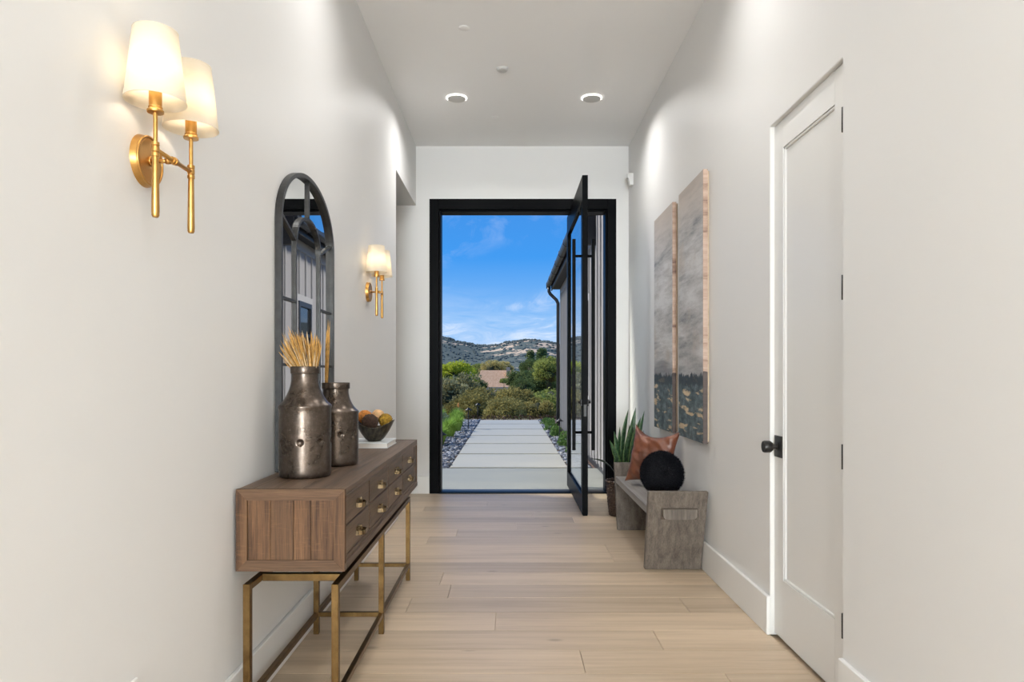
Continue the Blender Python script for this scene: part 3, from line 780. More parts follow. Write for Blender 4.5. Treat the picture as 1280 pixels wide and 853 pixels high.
for y in (2.436, 3.305, 4.165):
    b = MB(); b.box(lx0 + lw, lx1 - lw, y - 0.010, y + 0.010, 0.083, 0.105, bev=0.001); b.build('lower_crossbar', 'table_brass', ct)

# ================================================================== JARS
ZT = 0.8402
def jar(x, y, rim_z, sh_z, R0, rr, label, phase):
    t = empty('metal_jar', (x, y, ZT), label, 'jar')
    dz = rim_z - sh_z
    prof = [(0.0, ZT), (R0 * .93, ZT), (R0 * .965, ZT + 0.004), (R0 * .985, ZT + 0.012), (R0 * .99, ZT + 0.022)]
    nb_ = 26; z1b = sh_z - 0.014
    for i in range(1, nb_): prof.append((R0 * (0.992 + 0.006 * math.sin(i / nb_ * PI)), ZT + 0.022 + (z1b - ZT - 0.022) * i / nb_))
    prof += [(R0 * 1.0, sh_z - 0.012), (R0 * 1.012, sh_z - 0.006), (R0 * 1.012, sh_z), (R0 * 0.985, sh_z + 0.003)]
    rn = rr * 0.90
    for i in range(1, 13):
        u = i / 12; s_ = (1 - math.cos(u * PI)) / 2
        k = u ** 0.80
        r = R0 * 0.985 + (rn - R0 * 0.985) * (math.sin(k * PI / 2) ** 0.95)
        prof.append((r, sh_z + 0.003 + (dz - 0.036) * u))
    zr = rim_z - 0.030
    prof += [(rn * 1.0, zr), (rr * 0.985, zr + 0.002), (rr, zr + 0.006), (rr, rim_z - 0.004), (rr * 0.985, rim_z), (rr * 0.93, rim_z), (rr * 0.86, rim_z - 0.004), (rn * 0.9, rim_z - 0.03), (rn * 0.9, sh_z + 0.05), (R0 * .8, sh_z - 0.03), (0.0, sh_z - 0.031)]
    zd = 0.983
    def dent(p, a, r, z):
        if r < R0 * 0.9 or abs(z - zd) > 0.03: return p
        for k in range(8):
            ac = phase + k * PI / 4
            da = (a - ac + PI) % (2 * PI) - PI
            d = math.hypot(da * r, z - zd) / 0.015
            if d < 1: 
                q = (1 - d * d) * 0.0062; return Vector((p.x - q * math.cos(a), p.y - q * math.sin(a), p.z))
        return p
    # finer rings around the dimples
    fine = []
    for (r, z) in prof: fine.append((r, z))
    out = []
    for (r0, z0), (r1, z1) in zip(fine, fine[1:]):
        out.append((r0, z0))
        if z1 > z0 and z0 < zd + 0.03 and z1 > zd - 0.03 and r0 > R0 * .9:
            for q in (1, 2, 3): out.append((r0 + (r1 - r0) * q / 4, z0 + (z1 - z0) * q / 4))
    out.append(fine[-1])
    b = MB(); b.lathe(out, x, y, 200, False, fn=dent)
    bmesh.ops.remove_doubles(b.b, verts=b.b.verts, dist=1e-5)
    autosmooth(b.build('jar_body', 'aged_pewter', t), 50)
    return t
jar(-0.838, 2.792, 1.286, 1.128, 0.1045, 0.0585, 'tall aged metal jar holding a thick bundle of golden straw', math.atan2(-2.792, 0.838) - 0.19)
jar(-0.804, 3.152, 1.217, 1.085, 0.1025, 0.0635, 'shorter aged metal jar behind the tall one, beside the books', math.atan2(-3.152, 0.804) + 0.21)

def straw_bundle(x, y, z0, ztip, n, spread, lean, label, group, rmax, mats=('straw_gold', 'straw_pale', 'straw_brown'), wts=(0.72, 0.2, 0.08), seedv=1):
    rnd = random.Random(seedv)
    t = empty('dried_straw', (x, y, z0), label, 'dried plant')
    bs = {m_: MB() for m_ in mats}
    for i in range(n):
        a = rnd.uniform(0, 2 * PI); q = math.sqrt(rnd.random())
        bx, by = x + (0.022 if spread > .03 else 0) + 0.3 * rmax * q * math.cos(a), y + 0.35 * rmax * q * math.sin(a)
        h = (rnd.uniform(0.70, 0.98) + 0.10 * math.sin(3 * a + 1.2) if spread > .03 else rnd.uniform(.8, 1)) * (ztip - z0)
        if rnd.random() < .12: h *= 1.10
        tx = x + lean[0] * h + spread * q * math.cos(a) + rnd.uniform(-.018, .018) * (spread > .03)
        ty = y + lean[1] * h + spread * q * math.sin(a) + rnd.uniform(-.018, .018) * (spread > .03)
        p0 = Vector((bx, by, z0)); p3 = Vector((tx, ty, z0 + h - 0.25 * abs(q * spread)))
        mid = p0.lerp(p3, 0.55) + Vector((-(tx - bx) * 0.10, -(ty - by) * 0.10, 0.0)) 
        mt = rnd.choices(mats, wts)[0]
        r = rnd.uniform(0.0009, 0.0021)
        bs[mt].tube([p0, mid, p3.lerp(mid, .25), p3], [r, r * 1.5, r * 1.25, r * .15], 4, cap=False)
    for m_, b in bs.items():
        o = b.build('straw', m_, t); o['kind'] = 'stuff'
        if m_ != mats[0]: o['label'] = {'straw_pale': 'pale straw strands', 'straw_brown': 'dark brown straw strands'}[m_]
straw_bundle(-0.838, 2.792, 1.18, 1.425, 560, 0.075, (-0.10, 0.0), 'thick golden straw bundle fanning out of the tall jar', None, 0.052, seedv=3)
straw_bundle(-0.850, 3.155, 1.15, 1.478, 26, 0.010, (0.03, 0.0), 'slim upright straw wisp in the shorter jar', None, 0.02, seedv=5)

# ================================================================== BOOK, BOWL, BALLS
bk = empty('book', (-0.80, 3.985, ZT), 'flat white book lying under the dark bowl on the console', 'book')
bx0, bx1, by0, by1 = -0.915, -0.688, 3.835, 4.140
b = MB(); b.box(bx0, bx1, by0, by1, ZT, ZT + 0.003, bev=0.0008); b.box(bx0, bx1, by0, by1, ZT + 0.026, ZT + 0.029, bev=0.0008); b.box(bx0 - 0.002, bx0 + 0.003, by0, by1, ZT, ZT + 0.029, bev=0.001); b.build('cover', 'book_cloth', bk)
b = MB(); b.box(bx0 + 0.003, bx1 - 0.005, by0 + 0.005, by1 - 0.005, ZT + 0.003, ZT + 0.026)
b.build('pages', 'book_paper', bk)
ZB = ZT + 0.0292
bxc, byc = -0.787, 3.965
b = MB()
def bowlfn(p, a, r, z):
    u = (z - ZB) / 0.105
    lift = 0.022 * math.cos(2 * (a - R(6))) * max(0, u) ** 2
    st = 1 + 0.10 * math.cos(2 * (a - R(6))) * u
    return Vector((bxc + r * st * math.cos(a), byc + r * st * math.sin(a), z + lift))
pr = [(0.0, ZB), (0.036, ZB), (0.040, ZB + 0.004)]
for i in range(1, 13):
    u = i / 12; pr.append((0.040 + 0.066 * u ** 0.72, ZB + 0.004 + 0.098 * u))
pr += [(0.103, ZB + 0.103)]
for i in range(11, -1, -1):
    u = i / 12; pr.append((0.036 + 0.064 * u ** 0.72, ZB + 0.009 + 0.093 * u))
pr.append((0.0, ZB + 0.009))
b.lathe(pr, bxc, byc, 56, False, fn=bowlfn); bmesh.ops.remove_doubles(b.b, verts=b.b.verts, dist=1e-5)
tag(b.build('bowl', 'bowl_lacquer', loc=(bxc, byc, ZB)), 'dark brown curved-rim bowl on the white book', 'bowl')
def ball(x, y, z, r, mat, label):
    b = MB(); b.ico((x, y, z), r, 4, 0.10, 9.0)
    for v in b.b.verts:
        d = (v.co - Vector((x, y, z))); k = 1 + 0.05 * noise.noise(d * 160); v.co = Vector((x, y, z)) + d * k
    tag(b.build('decorative_ball', mat, loc=(x, y, z - r)), label, 'decorative ball', 'woven balls in the dark bowl')
ball(-0.803, 3.915, 0.981, 0.047, 'ball_brown', 'dark brown moss ball at the front of the bowl')
ball(-0.727, 3.985, 0.988, 0.040, 'ball_mustard', 'mustard green ball at the right of the bowl')
ball(-0.848, 3.990, 1.006, 0.041, 'ball_orange', 'orange ball at the left of the bowl')
ball(-0.778, 4.022, 1.012, 0.037, 'ball_peach', 'pale peach ball at the back of the bowl')

# ================================================================== ARCHED MIRROR
mr = empty('arched_mirror', (XL, 3.316, 0.842), 'black iron windowpane mirror with an arched top on the left wall', 'mirror')
mX0, mX1 = XL + 0.002, XL + 0.030
yA, yB2, yc_ = 2.884, 3.750, 3.317
zs, zt, zb = 1.915, 2.207, 0.842
hw = (yB2 - yA) / 2
def arcpt(hw_, z0, rise, u, cy=yc_): return (cy - hw_ * math.cos(u * PI), z0 + rise * math.sin(u * PI) ** 0.96)
def strip(name, outer, inner, x0, x1, parent, mat='mirror_iron', closed=False):
    b = MB(); vs = []
    for (o_, i_) in zip(outer, inner):
        vs.append([b.b.verts.new((x0, *o_)), b.b.verts.new((x1, *o_)), b.b.verts.new((x1, *i_)), b.b.verts.new((x0, *i_))])
    for v0, v1 in zip(vs, vs[1:]):
        for k in range(4): b.b.faces.new((v0[k], v0[(k + 1) % 4], v1[(k + 1) % 4], v1[k]))
    b.b.faces.new(vs[0][::-1]); b.b.faces.new(vs[-1])
    return b.build(name, mat, parent)
fwid = 0.019
N_ = 48
out_ = [(yA, zb)] + [arcpt(hw, zs, zt - zs, i / N_) for i in range(N_ + 1)] + [(yB2, zb)]
inn_ = [(yA + fwid, zb)] + [arcpt(hw - fwid, zs, zt - zs - fwid, i / N_) for i in range(N_ + 1)] + [(yB2 - fwid, zb)]
strip('mirror_frame', out_, inn_, mX0, mX1, mr)
b = MB(); b.box(mX0, mX1, yA + fwid, yB2 - fwid, zb, zb + fwid, bev=0.001); b.build('bottom_rail', 'mirror_iron', mr)
# silvered glass
b = MB()
gl = [(yA + 0.01, zb + 0.005)] + [arcpt(hw - 0.008, zs, zt - zs - 0.008, i / N_) for i in range(N_ + 1)] + [(yB2 - 0.01, zb + 0.005)]
va = [b.b.verts.new((mX0 + 0.002, *p)) for p in gl]; vb = [b.b.verts.new((mX0 + 0.007, *p)) for p in gl]
b.b.faces.new(va[::-1]); b.b.faces.new(vb)
for i in range(len(gl)): j = (i + 1) % len(gl); b.b.faces.new((va[i], va[j], vb[j], vb[i]))
b.build('mirror_glass', 'mirror_silver', mr)
gw = 0.0065
bxa, bxb = mX0 + 0.006, mX0 + 0.018
def bar(p, q, wd=gw):
    p = Vector(p); q = Vector(q); d = (q - p).normalized(); nn = Vector((-d.y, d.x)) * wd
    b = MB(); v = []
    pts = [p - nn, q - nn, q + nn, p + nn]
    b.hexa([(bxa, *pts[0]), (bxa, *pts[1]), (bxa, *pts[2]), (bxa, *pts[3]), (bxb, *pts[0]), (bxb, *pts[1]), (bxb, *pts[2]), (bxb, *pts[3])])
    return b.build('glazing_bar', 'mirror_iron', mr)
iy0, iy1, iz0, iz1 = 3.122, 3.512, 1.868, 2.004
bar((iy0, zb + fwid), (iy0, iz0)); bar((iy1, zb + fwid), (iy1, iz0))
ih = (iy1 - iy0) / 2; ic = (iy0 + iy1) / 2
o2 = [arcpt(ih + gw, iz0, iz1 - iz0 + gw, i / 28, ic) for i in range(29)]; i2 = [arcpt(ih - gw, iz0, iz1 - iz0 - gw, i / 28, ic) for i in range(29)]
strip('inner_arch', o2, i2, bxa, bxb + 0.003, mr)
bar((ic, iz1), (ic, zt - fwid / 2))
bar((yA + fwid * .6, 1.955), (iy0 + 0.002, iz0)); bar((yB2 - fwid * .6, 1.955), (iy1 - 0.002, iz0))
for zc in (1.587, 1.297, 1.007):
    bar((yA + fwid, zc), (iy0 - gw, zc), 0.0055); bar((iy1 + gw, zc), (yB2 - fwid, zc), 0.0055)

# ================================================================== CANVASES
def canvas(y0, y1, mat, label, z0=0.820, z1=2.548):
    t = empty('canvas_painting', (XR, (y0 + y1) / 2, z0), label, 'painting', 'tall abstract canvases on the right wall')
    b = MB(); b.box(XR - 0.042, XR - 0.012, y0, y1, z0, z1, bev=0.002); b.build('painted_canvas', mat, t)
    b = MB(); b.box(XR - 0.013, XR - 0.001, y0 + 0.01, y1 - 0.01, z0 + 0.01, z1 - 0.01); b.build('stretcher', 'oak_floor', t)
canvas(4.290, 4.910, 'canvas_near', 'nearer tall abstract canvas, grey sky over dark gold-dabbed water')
canvas(5.100, 5.745, 'canvas_far', 'farther tall abstract canvas, closer to the entry')

# ================================================================== BENCH
bn = empty('bench', (1.05, 4.95, 0), 'grey weathered wooden bench with splayed slab ends by the right wall', 'bench')
X0, X1 = 0.868, 1.229
def slab(yb, ytop, th, zt_, name='end_panel', notch=True):
    b = MB(); ztt = zt_
    xt = 1.236
    b.hexa([(X0, yb, 0), (X1, yb, 0), (X1, yb + th, 0), (X0, yb + th, 0), (X0 - 0.004, ytop, ztt), (xt, ytop, ztt), (xt, ytop + th, ztt), (X0 - 0.004, ytop + th, ztt)])
    bmesh.ops.bevel(b.b, geom=list(b.b.edges), offset=0.003, segments=1, affect='EDGES')
    return b.build(name, 'grey_wood_z', bn)
slab(4.395, 4.245, 0.048, 0.525); slab(5.502, 5.652, 0.048, 0.525)
b = MB(); b.hexa([(X0, 4.345, 0.370), (X1, 4.345, 0.370), (X1, 5.600, 0.370), (X0, 5.600, 0.370), (X0, 4.325, 0.420), (X1, 4.325, 0.420), (X1, 5.620, 0.420), (X0, 5.620, 0.420)])
bmesh.ops.bevel(b.b, geom=list(b.b.edges), offset=0.002, segments=1, affect='EDGES')
b.build('seat', 'grey_wood_y', bn)
def tenon_shadow(sy, y0_, y1_):  # thin dark plate that paints the shadow gap around the tenon
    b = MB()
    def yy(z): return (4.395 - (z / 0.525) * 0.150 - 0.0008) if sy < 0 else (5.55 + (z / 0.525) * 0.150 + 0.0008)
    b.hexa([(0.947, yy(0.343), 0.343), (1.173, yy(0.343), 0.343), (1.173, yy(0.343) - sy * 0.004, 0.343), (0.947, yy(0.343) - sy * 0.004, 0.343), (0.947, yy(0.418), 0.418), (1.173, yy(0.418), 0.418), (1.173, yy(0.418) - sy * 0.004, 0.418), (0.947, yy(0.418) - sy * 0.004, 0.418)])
    b.build('tenon_shadow_edge', 'bark', bn)
tenon_shadow(-1, 0, 0); tenon_shadow(1, 0, 0)
def tenon(ya, yb):
    b = MB(); n_ = 10
    prof = [(0.955, 0.412), (1.168, 0.412), (1.168, 0.366), (1.160, 0.356), (1.145, 0.350), (0.990, 0.347), (0.970, 0.352), (0.958, 0.365)]
    va = [b.b.verts.new((x, ya, z)) for x, z in prof]; vb = [b.b.verts.new((x, yb, z)) for x, z in prof]
    b.b.faces.new(va); b.b.faces.new(vb[::-1])
    for i in range(len(prof)): j = (i + 1) % len(prof); b.b.faces.new((va[i], vb[i], vb[j], va[j]))
    b.build('seat_tenon', 'grey_wood_z', bn)
tenon(4.258, 4.33); tenon(5.62, 5.70)

# ================================================================== PILLOWS
def leather_pillow():
    n_ = 48; W = 0.205; Hh = 0.225; Tk = 0.080
    b = MB(); front, back = {}, {}
    uvl = None
    for i in range(n_ + 1):
        for j in range(n_ + 1):
            u = -1 + 2 * i / n_; v = -1 + 2 * j / n_
            x = u * W * (1 - 0.16 * (1 - v * v) ** 1.0 * abs(u) ** 3)
            z_ = v * Hh * (1 - 0.16 * (1 - u * u) * abs(v) ** 3)
            if v > 0: z_ -= 0.055 * (1 - abs(u) ** 2.2) * v ** 2      # sagging top between the ears
            if v > 0.5: x += (0.02 if u > 0 else -0.0) * (v - .5)
            e = max(0, (1 - abs(u) ** 2.6)) ** 0.62 * max(0, (1 - abs(v) ** 2.6)) ** 0.62
            t_ = Tk * e
            wr = 0.020 * noise.noise(Vector((u * 2.6, v * 3.8 + u * 1.5, 1.7))) * e + 0.010 * math.sin(11 * v + 5 * u + 3 * u * u) * e * max(0, v + .1)
            seam = -0.005 * (math.exp(-(u / 0.022) ** 2) + math.exp(-((v - 0.0) / 0.022) ** 2)) * e
            front[i, j] = b.b.verts.new((x, -t_ - wr - seam, z_))
            back[i, j] = b.b.verts.new((x, t_ + wr * .4, z_)) if 0 < i < n_ and 0 < j < n_ else front[i, j]
    for i in range(n_):
        for j in range(n_):
            b.b.faces.new((front[i, j], front[i + 1, j], front[i + 1, j + 1], front[i, j + 1]))
            b.b.faces.new((back[i, j], back[i, j + 1], back[i + 1, j + 1], back[i + 1, j]))
    for f in b.b.faces: f.smooth = True
    Rm = Matrix.Translation((1.062, 5.10, 0.650)) @ Matrix.Rotation(R(-47), 4, 'Z') @ Matrix.Rotation(R(-14), 4, 'X') @ Matrix.Rotation(R(3), 4, 'Y')
    bmesh.ops.transform(b.b, matrix=Rm, verts=b.b.verts)
    o = b.build('leather_pillow', 'tan_leather', loc=(1.015, 5.10, 0.421))
    return tag(o, 'square tan leather pillow leaning back on the bench', 'pillow')
leather_pillow()
fp = empty('round_pillow', (1.037, 4.66, 0.421), 'round black fur pillow at the near end of the bench', 'pillow')
def fur_pillow():
    n_ = 64; c = Vector((1.037, 4.655, 0.581)); Rr = 0.146; Tk = 0.078
    Rm = Matrix.Translation(c) @ Matrix.Rotation(R(12), 4, 'Z') @ Matrix.Rotation(R(-12), 4, 'X')
    b = MB(); t = bmesh.new(); bmesh.ops.create_icosphere(t, subdivisions=5, radius=1.0)
    rnd = random.Random(4)
    base = []
    for v in t.verts:
        q = v.co.copy(); rad = math.hypot(q.x, q.z)
        k = (max(0, 1 - rad ** 3.0)) ** 0.45
        y = math.copysign(Tk * k, q.y) * (1 - 0.25 * math.exp(-(rad / 0.12) ** 2))
        v.co = Vector((q.x * Rr, y, q.z * Rr))
    t.normal_update()
    base = [(v.co.copy(), v.normal.copy()) for v in t.verts]
    fb = MB()
    for p, nrm in base:
        for _ in range(4):
            d = (nrm + Vector((rnd.uniform(-.6, .6), rnd.uniform(-.6, .6), rnd.uniform(-.8, .4)))).normalized()
            s_ = d.cross(Vector((rnd.random(), rnd.random(), rnd.random()))).normalized() * rnd.uniform(0.0009, 0.0017)
            p0 = p + Vector((rnd.uniform(-.004, .004), rnd.uniform(-.002, .002), rnd.uniform(-.004, .004))); L = rnd.uniform(0.010, 0.019)
            vs = [fb.b.verts.new(Rm @ (p0 - s_)), fb.b.verts.new(Rm @ (p0 + s_)), fb.b.verts.new(Rm @ (p0 + d * L))]
            fb.b.faces.new(vs)
    for f in t.faces: f.smooth = True
    b.add(t, Rm); b.build('pillow_body', 'fur_black', fp)
    me_o = None
    # build without recalculating normals of loose triangles
    o = fb.build('fur', 'fur_black_tip', fp); o['kind'] = 'stuff'
fur_pillow()

# ================================================================== POTTED SNAKE PLANT
plc = (1.005, 6.10)
sp = empty('potted_snake_plant', (plc[0], plc[1], 0), 'snake plant with upright striped leaves in a dark woven basket behind the bench', 'plant')
def basket():
    b = MB(); n_ = 96; rows = 20
    for r in range(rows):
        z_ = 0.010 + r * 0.0148; rb = 0.112 + 0.030 * (r / rows) ** 0.8
        pts = [(plc[0] + (rb + 0.0042 * math.cos(16 * 2 * PI * k / n_ + r * PI)) * math.cos(2 * PI * k / n_), plc[1] + (rb + 0.0042 * math.cos(16 * 2 * PI * k / n_ + r * PI)) * math.sin(2 * PI * k / n_), z_ + 0.0015 * math.sin(2 * PI * k / n_ * 5 + r)) for k in range(n_ + 1)]
        b.tube(pts, 0.0068, 5, cap=False)
    o = b.build('basket_weave', 'basket_reed', sp); o['kind'] = 'stuff'
    b = MB()
    for k in range(32):
        a = 2 * PI * k / 32; b.tube([(plc[0] + 0.112 * math.cos(a), plc[1] + 0.112 * math.sin(a), 0.004), (plc[0] + 0.143 * math.cos(a), plc[1] + 0.143 * math.sin(a), 0.306)], 0.004, 5)
    b.lathe([(0.0, 0.003), (0.110, 0.003), (0.136, 0.27), (0.0, 0.271)], plc[0], plc[1], 32, False)
    b.build('basket_stakes', 'basket_reed', sp)
    b = MB()
    for ph in (0, PI):
        b.tube([(plc[0] + (0.145 + 0.004 * math.cos(14 * a_ + ph)) * math.cos(a_), plc[1] + (0.145 + 0.004 * math.cos(14 * a_ + ph)) * math.sin(a_), 0.307 + 0.004 * math.sin(14 * a_ + ph)) for a_ in [2 * PI * k / 140 for k in range(141)]], 0.006, 6, cap=False)
    b.build('basket_rim', 'basket_reed', sp)
    b = MB(); b.lathe([(0.134, 0.268), (0.10, 0.292), (0.05, 0.300), (0.0, 0.302)], plc[0], plc[1], 40, False, fn=lambda p, a, r, z: p + Vector((0, 0, 0.010 * noise.noise(p * 45))))
    b.build('moss_topping', 'moss', sp)
basket()
def leaf(base_, tip, wd, twist=0.0, bend=(0, 0), mat='snake_leaf', parent=sp, fold=0.25, segs=16, name='leaf'):
    me = bpy.data.meshes.new(name); vs, fs, uvs = [], [], []
    p0, p1 = Vector(base_), Vector(tip)
    ax = (p1 - p0).normalized()
    for i in range(segs + 1):
        u = i / segs
        c = p0.lerp(p1, u) + Vector((bend[0], bend[1], 0)) * math.sin(u * PI)
        ww = wd * (0.62 + 0.95 * u - 0.55 * u * u) * (1 - max(0, (u - 0.62) / 0.38) ** 1.7)
        ww = max(ww, 0.0006)
        ang = twist + 0.9 * math.sin(u * 2.4 + twist * 3) * 0.35
        side = Vector((math.cos(ang), math.sin(ang), 0)); side = (side - ax * side.dot(ax)).normalized(); nn = ax.cross(side)
        for k, q in enumerate((-1, -0.5, 0, 0.5, 1)):
            vs.append(c + side * ww * q + nn * ww * fold * (q * q)); uvs.append(((q + 1) / 2, u))
    nv = len(vs)
    off = 0.0022
    for i in range(segs):
        for k in range(4):
            a = i * 5 + k; fs.append((a, a + 1, a + 6, a + 5))
    L = worldloc(parent)
    me.from_pydata([v - L for v in vs], [], fs)
    uvl = me.uv_layers.new(name='UVMap')
    for p in me.polygons:
        p.use_smooth = True
        for li in p.loop_indices: uvl.data[li].uv = uvs[me.loops[li].vertex_index]
    me.materials.append(M[mat])
    o = bpy.data.objects.new(name, me); o.parent = parent; COL.objects.link(o)
    sm = o.modifiers.new('thick', 'SOLIDIFY'); sm.thickness = 0.0028
    return o
def P(px, py, Y): return ((px - 637.5) * Y / 853.0, Y, 1.25 + (469.5 - py) * Y / 853.0)
c0 = plc
leafs = [((1.02, 6.10, .28), (1.061, 6.12, 0.945), 0.026, 0.3, (-.03, 0)), ((1.05, 6.12, .28), (1.131, 6.14, 0.962), 0.028, -0.5, (-.015, 0)), ((1.08, 6.13, .28), (1.207, 6.13, 0.930), 0.027, 0.9, (.0, 0)),
         ((1.00, 6.07, .28), (0.922, 6.05, 0.755), 0.027, 0.1, (.01, 0)), ((0.99, 6.05, .28), (0.878, 6.02, 0.680), 0.024, -0.4, (.02, 0)), ((0.985, 6.03, .28), (0.925, 6.00, 0.570), 0.022, 0.6, (-.01, 0)),
         ((1.04, 6.07, .28), (1.096, 6.04, 0.850), 0.028, -0.2, (-.03, 0)), ((1.06, 6.06, .28), (1.155, 6.02, 0.880), 0.026, 0.5, (-.03, 0)), ((1.02, 6.05, .28), (1.020, 6.03, 0.660), 0.024, 1.0, (0, 0)),
         ((1.08, 6.08, .28), (1.190, 6.08, 0.760), 0.024, 0.3, (0, 0)), ((1.05, 6.14, .28), (1.085, 6.20, 0.800), 0.025, 0.0, (0, 0)), ((1.00, 6.10, .28), (0.985, 6.12, 0.790), 0.022, 0.7, (-0.01, 0))]
for a in leafs: leaf(*a)
# the one long dark leaf that arcs over towards the door
pts = [(0.975, 6.06, 0.30), (0.945, 6.06, 0.365), (0.893, 6.06, 0.440), (0.838, 6.06, 0.485), (0.778, 6.06, 0.505), (0.722, 6.06, 0.512)]
b = MB(); wv = [0.003, 0.006, 0.014, 0.016, 0.010, 0.001]
prev = None
for (p, w_) in zip(pts, wv):
    r_ = [b.b.verts.new((p[0], p[1] - w_, p[2] - w_ * .5)), b.b.verts.new((p[0], p[1], p[2])), b.b.verts.new((p[0], p[1] + w_, p[2] + w_ * .5))]
    if prev: b.b.faces.new((prev[0], prev[1], r_[1], r_[0])); b.b.faces.new((prev[1], prev[2], r_[2], r_[1]))
    prev = r_
o = b.build('leaf', 'dark_leaf', sp, smooth=True); o['label'] = 'long dark leaf arching over the basket rim'
sm = o.modifiers.new('thick', 'SOLIDIFY'); sm.thickness = 0.002

# ================================================================== OUTSIDE: GROUND
def terrain(x, y):
    if y < 19.6: return -0.05
    d = y - 19.6
    z = -0.05 - 0.10 * d * min(1, d / 6)
    z = max(z, -8.0) if d < 160 else -8.0 + 0.0 * d
    return z
b = MB(); ys_ = [YB + 0.2, 9, 12, 16, 19.5, 20.5, 22, 25, 30, 38, 50, 70, 100, 150, 230, 350, 600, 1000, 1600, 2300]
xs_ = [-900, -300, -100, -50, -25, -14, -8, -5, -3, -1.4, 0, 1.4, 3, 5, 8, 14, 25, 50, 100, 300, 900]
gv = {}
for i, x in enumerate(xs_):
    for j, y in enumerate(ys_): gv[i, j] = b.b.verts.new((x * (1 if y < 600 else 2.4), y, terrain(x, y)))
for i in range(len(xs_) - 1):
    for j in range(len(ys_) - 1): b.b.faces.new((gv[i, j], gv[i + 1, j], gv[i + 1, j + 1], gv[i, j + 1]))
tag(b.build('ground', 'dry_ground'), 'ground sloping away to the valley', kind='structure')
b = MB(); b.box(-9, -0.6, 9.24, 19.7, -0.07, -0.022); b.box(0.6, 1.2, 9.24, 19.7, -0.07, -0.022); b.box(1.1, 8, 16.0, 19.7, -0.07, -0.022)
o = b.build('garden_bed', 'mulch'); o['kind'] = 'structure'
b = MB(); b.box(-0.90, 0.86, 9.20, 19.25, -0.065, -0.045); b.build('path_base', 'soil')['kind'] = 'structure'
b = MB(); b.box(-6.5, 1.19, YB + 0.2, 9.19, -0.10, 0.0, bev=0.004); tag(b.build('patio', 'patio_concrete'), 'smooth grey concrete patio outside the door', kind='structure')
path = empty('path', (0, 14, 0), 'path of large grey concrete slabs', kind='structure')
yj = [9.245, 10.89, 12.52, 14.20, 15.90, 17.60, 19.20]
for a, c in zip(yj, yj[1:]):
    b = MB(); b.box(-0.818, 0.785, a + 0.055, c - 0.055, -0.06, 0.0, bev=0.004); b.build('paver', 'paver_concrete', path)
def pebbles():
    rnd = random.Random(11); b = MB()
    t0 = bmesh.new(); bmesh.ops.create_icosphere(t0, subdivisions=1, radius=1.0)
    tv = [v.co.copy() for v in t0.verts]; tf = [[v.index for v in f.verts] for f in t0.faces]; t0.free()
    vs, fs = [], []
    def stone(x, y, z, r):
        a = rnd.uniform(0, PI); sx, sy, sz = r * rnd.uniform(.8, 1.5), r * rnd.uniform(.6, 1.0), r * rnd.uniform(.35, .6)
        tl = rnd.uniform(-.5, .5); o_ = len(vs); ca, sa = math.cos(a), math.sin(a)
        for v in tv:
            X, Y, Z = v.x * sx, v.y * sy, v.z * sz; Z += X * tl * .5
            vs.append((x + X * ca - Y * sa, y + X * sa + Y * ca, z + Z))
        for f in tf: fs.append([q + o_ for q in f])
    for (x0, x1, n_) in ((-1.50, -0.84, 3300), (0.81, 1.10, 1500)):
        for _ in range(n_):
            y = 9.24 + (19.2 - 9.24) * rnd.random() ** 1.15
            xa = x0 + (0.18 * (y - 9.24) / 10 if x0 < 0 else 0)
            x = rnd.uniform(xa, x1)
            if x < -0.84 or x > 0.8: stone(x, y, rnd.uniform(-.02, .004), rnd.uniform(.022, .048))
    for yy in yj[:-1]:
        for _ in range(90): stone(rnd.uniform(-.8, .78), yy + rnd.uniform(-.04, .04), rnd.uniform(-.045, -.03), rnd.uniform(.012, .026))
    me = bpy.data.meshes.new('pebbles'); me.from_pydata(vs, [], fs)
    for p in me.polygons: p.use_smooth = True
    me.materials.append(M['pebble']); o = bpy.data.objects.new('pebbles', me); COL.objects.link(o)
    tag(o, 'loose blue-grey pebbles along both sides of the slab path', 'pebbles', kind='stuff')
pebbles()

# ---- path lights
def path_light(x, y, label, h=0.46):
    t = empty('path_light', (x, y, -0.02), label, 'path light', 'black path lights beside the slabs')
    b = MB(); b.tube([(x, y, -0.05), (x, y, h - 0.03)], 0.011, 10); b.build('post', 'light_copper', t)
    b = MB(); b.lathe([(0.0, h + 0.015), (0.012, h + 0.012), (0.016, h), (0.075, h - 0.038), (0.078, h - 0.044), (0.012, h - 0.030), (0.0, h - 0.030)], x, y, 24, False); autosmooth(b.build('hat', 'light_copper', t))
path_light(-0.972, 15.9, 'black path light left of the slabs, nearer the house', 0.485)
path_light(-0.915, 19.35, 'black path light at the far left end of the slabs', 0.455)
path_light(0.945, 13.0, 'black path light right of the slabs by the downspout', 0.42)
path_light(-1.15, 11.6, 'black path light beside the left door jamb, nearest the patio', 0.28)

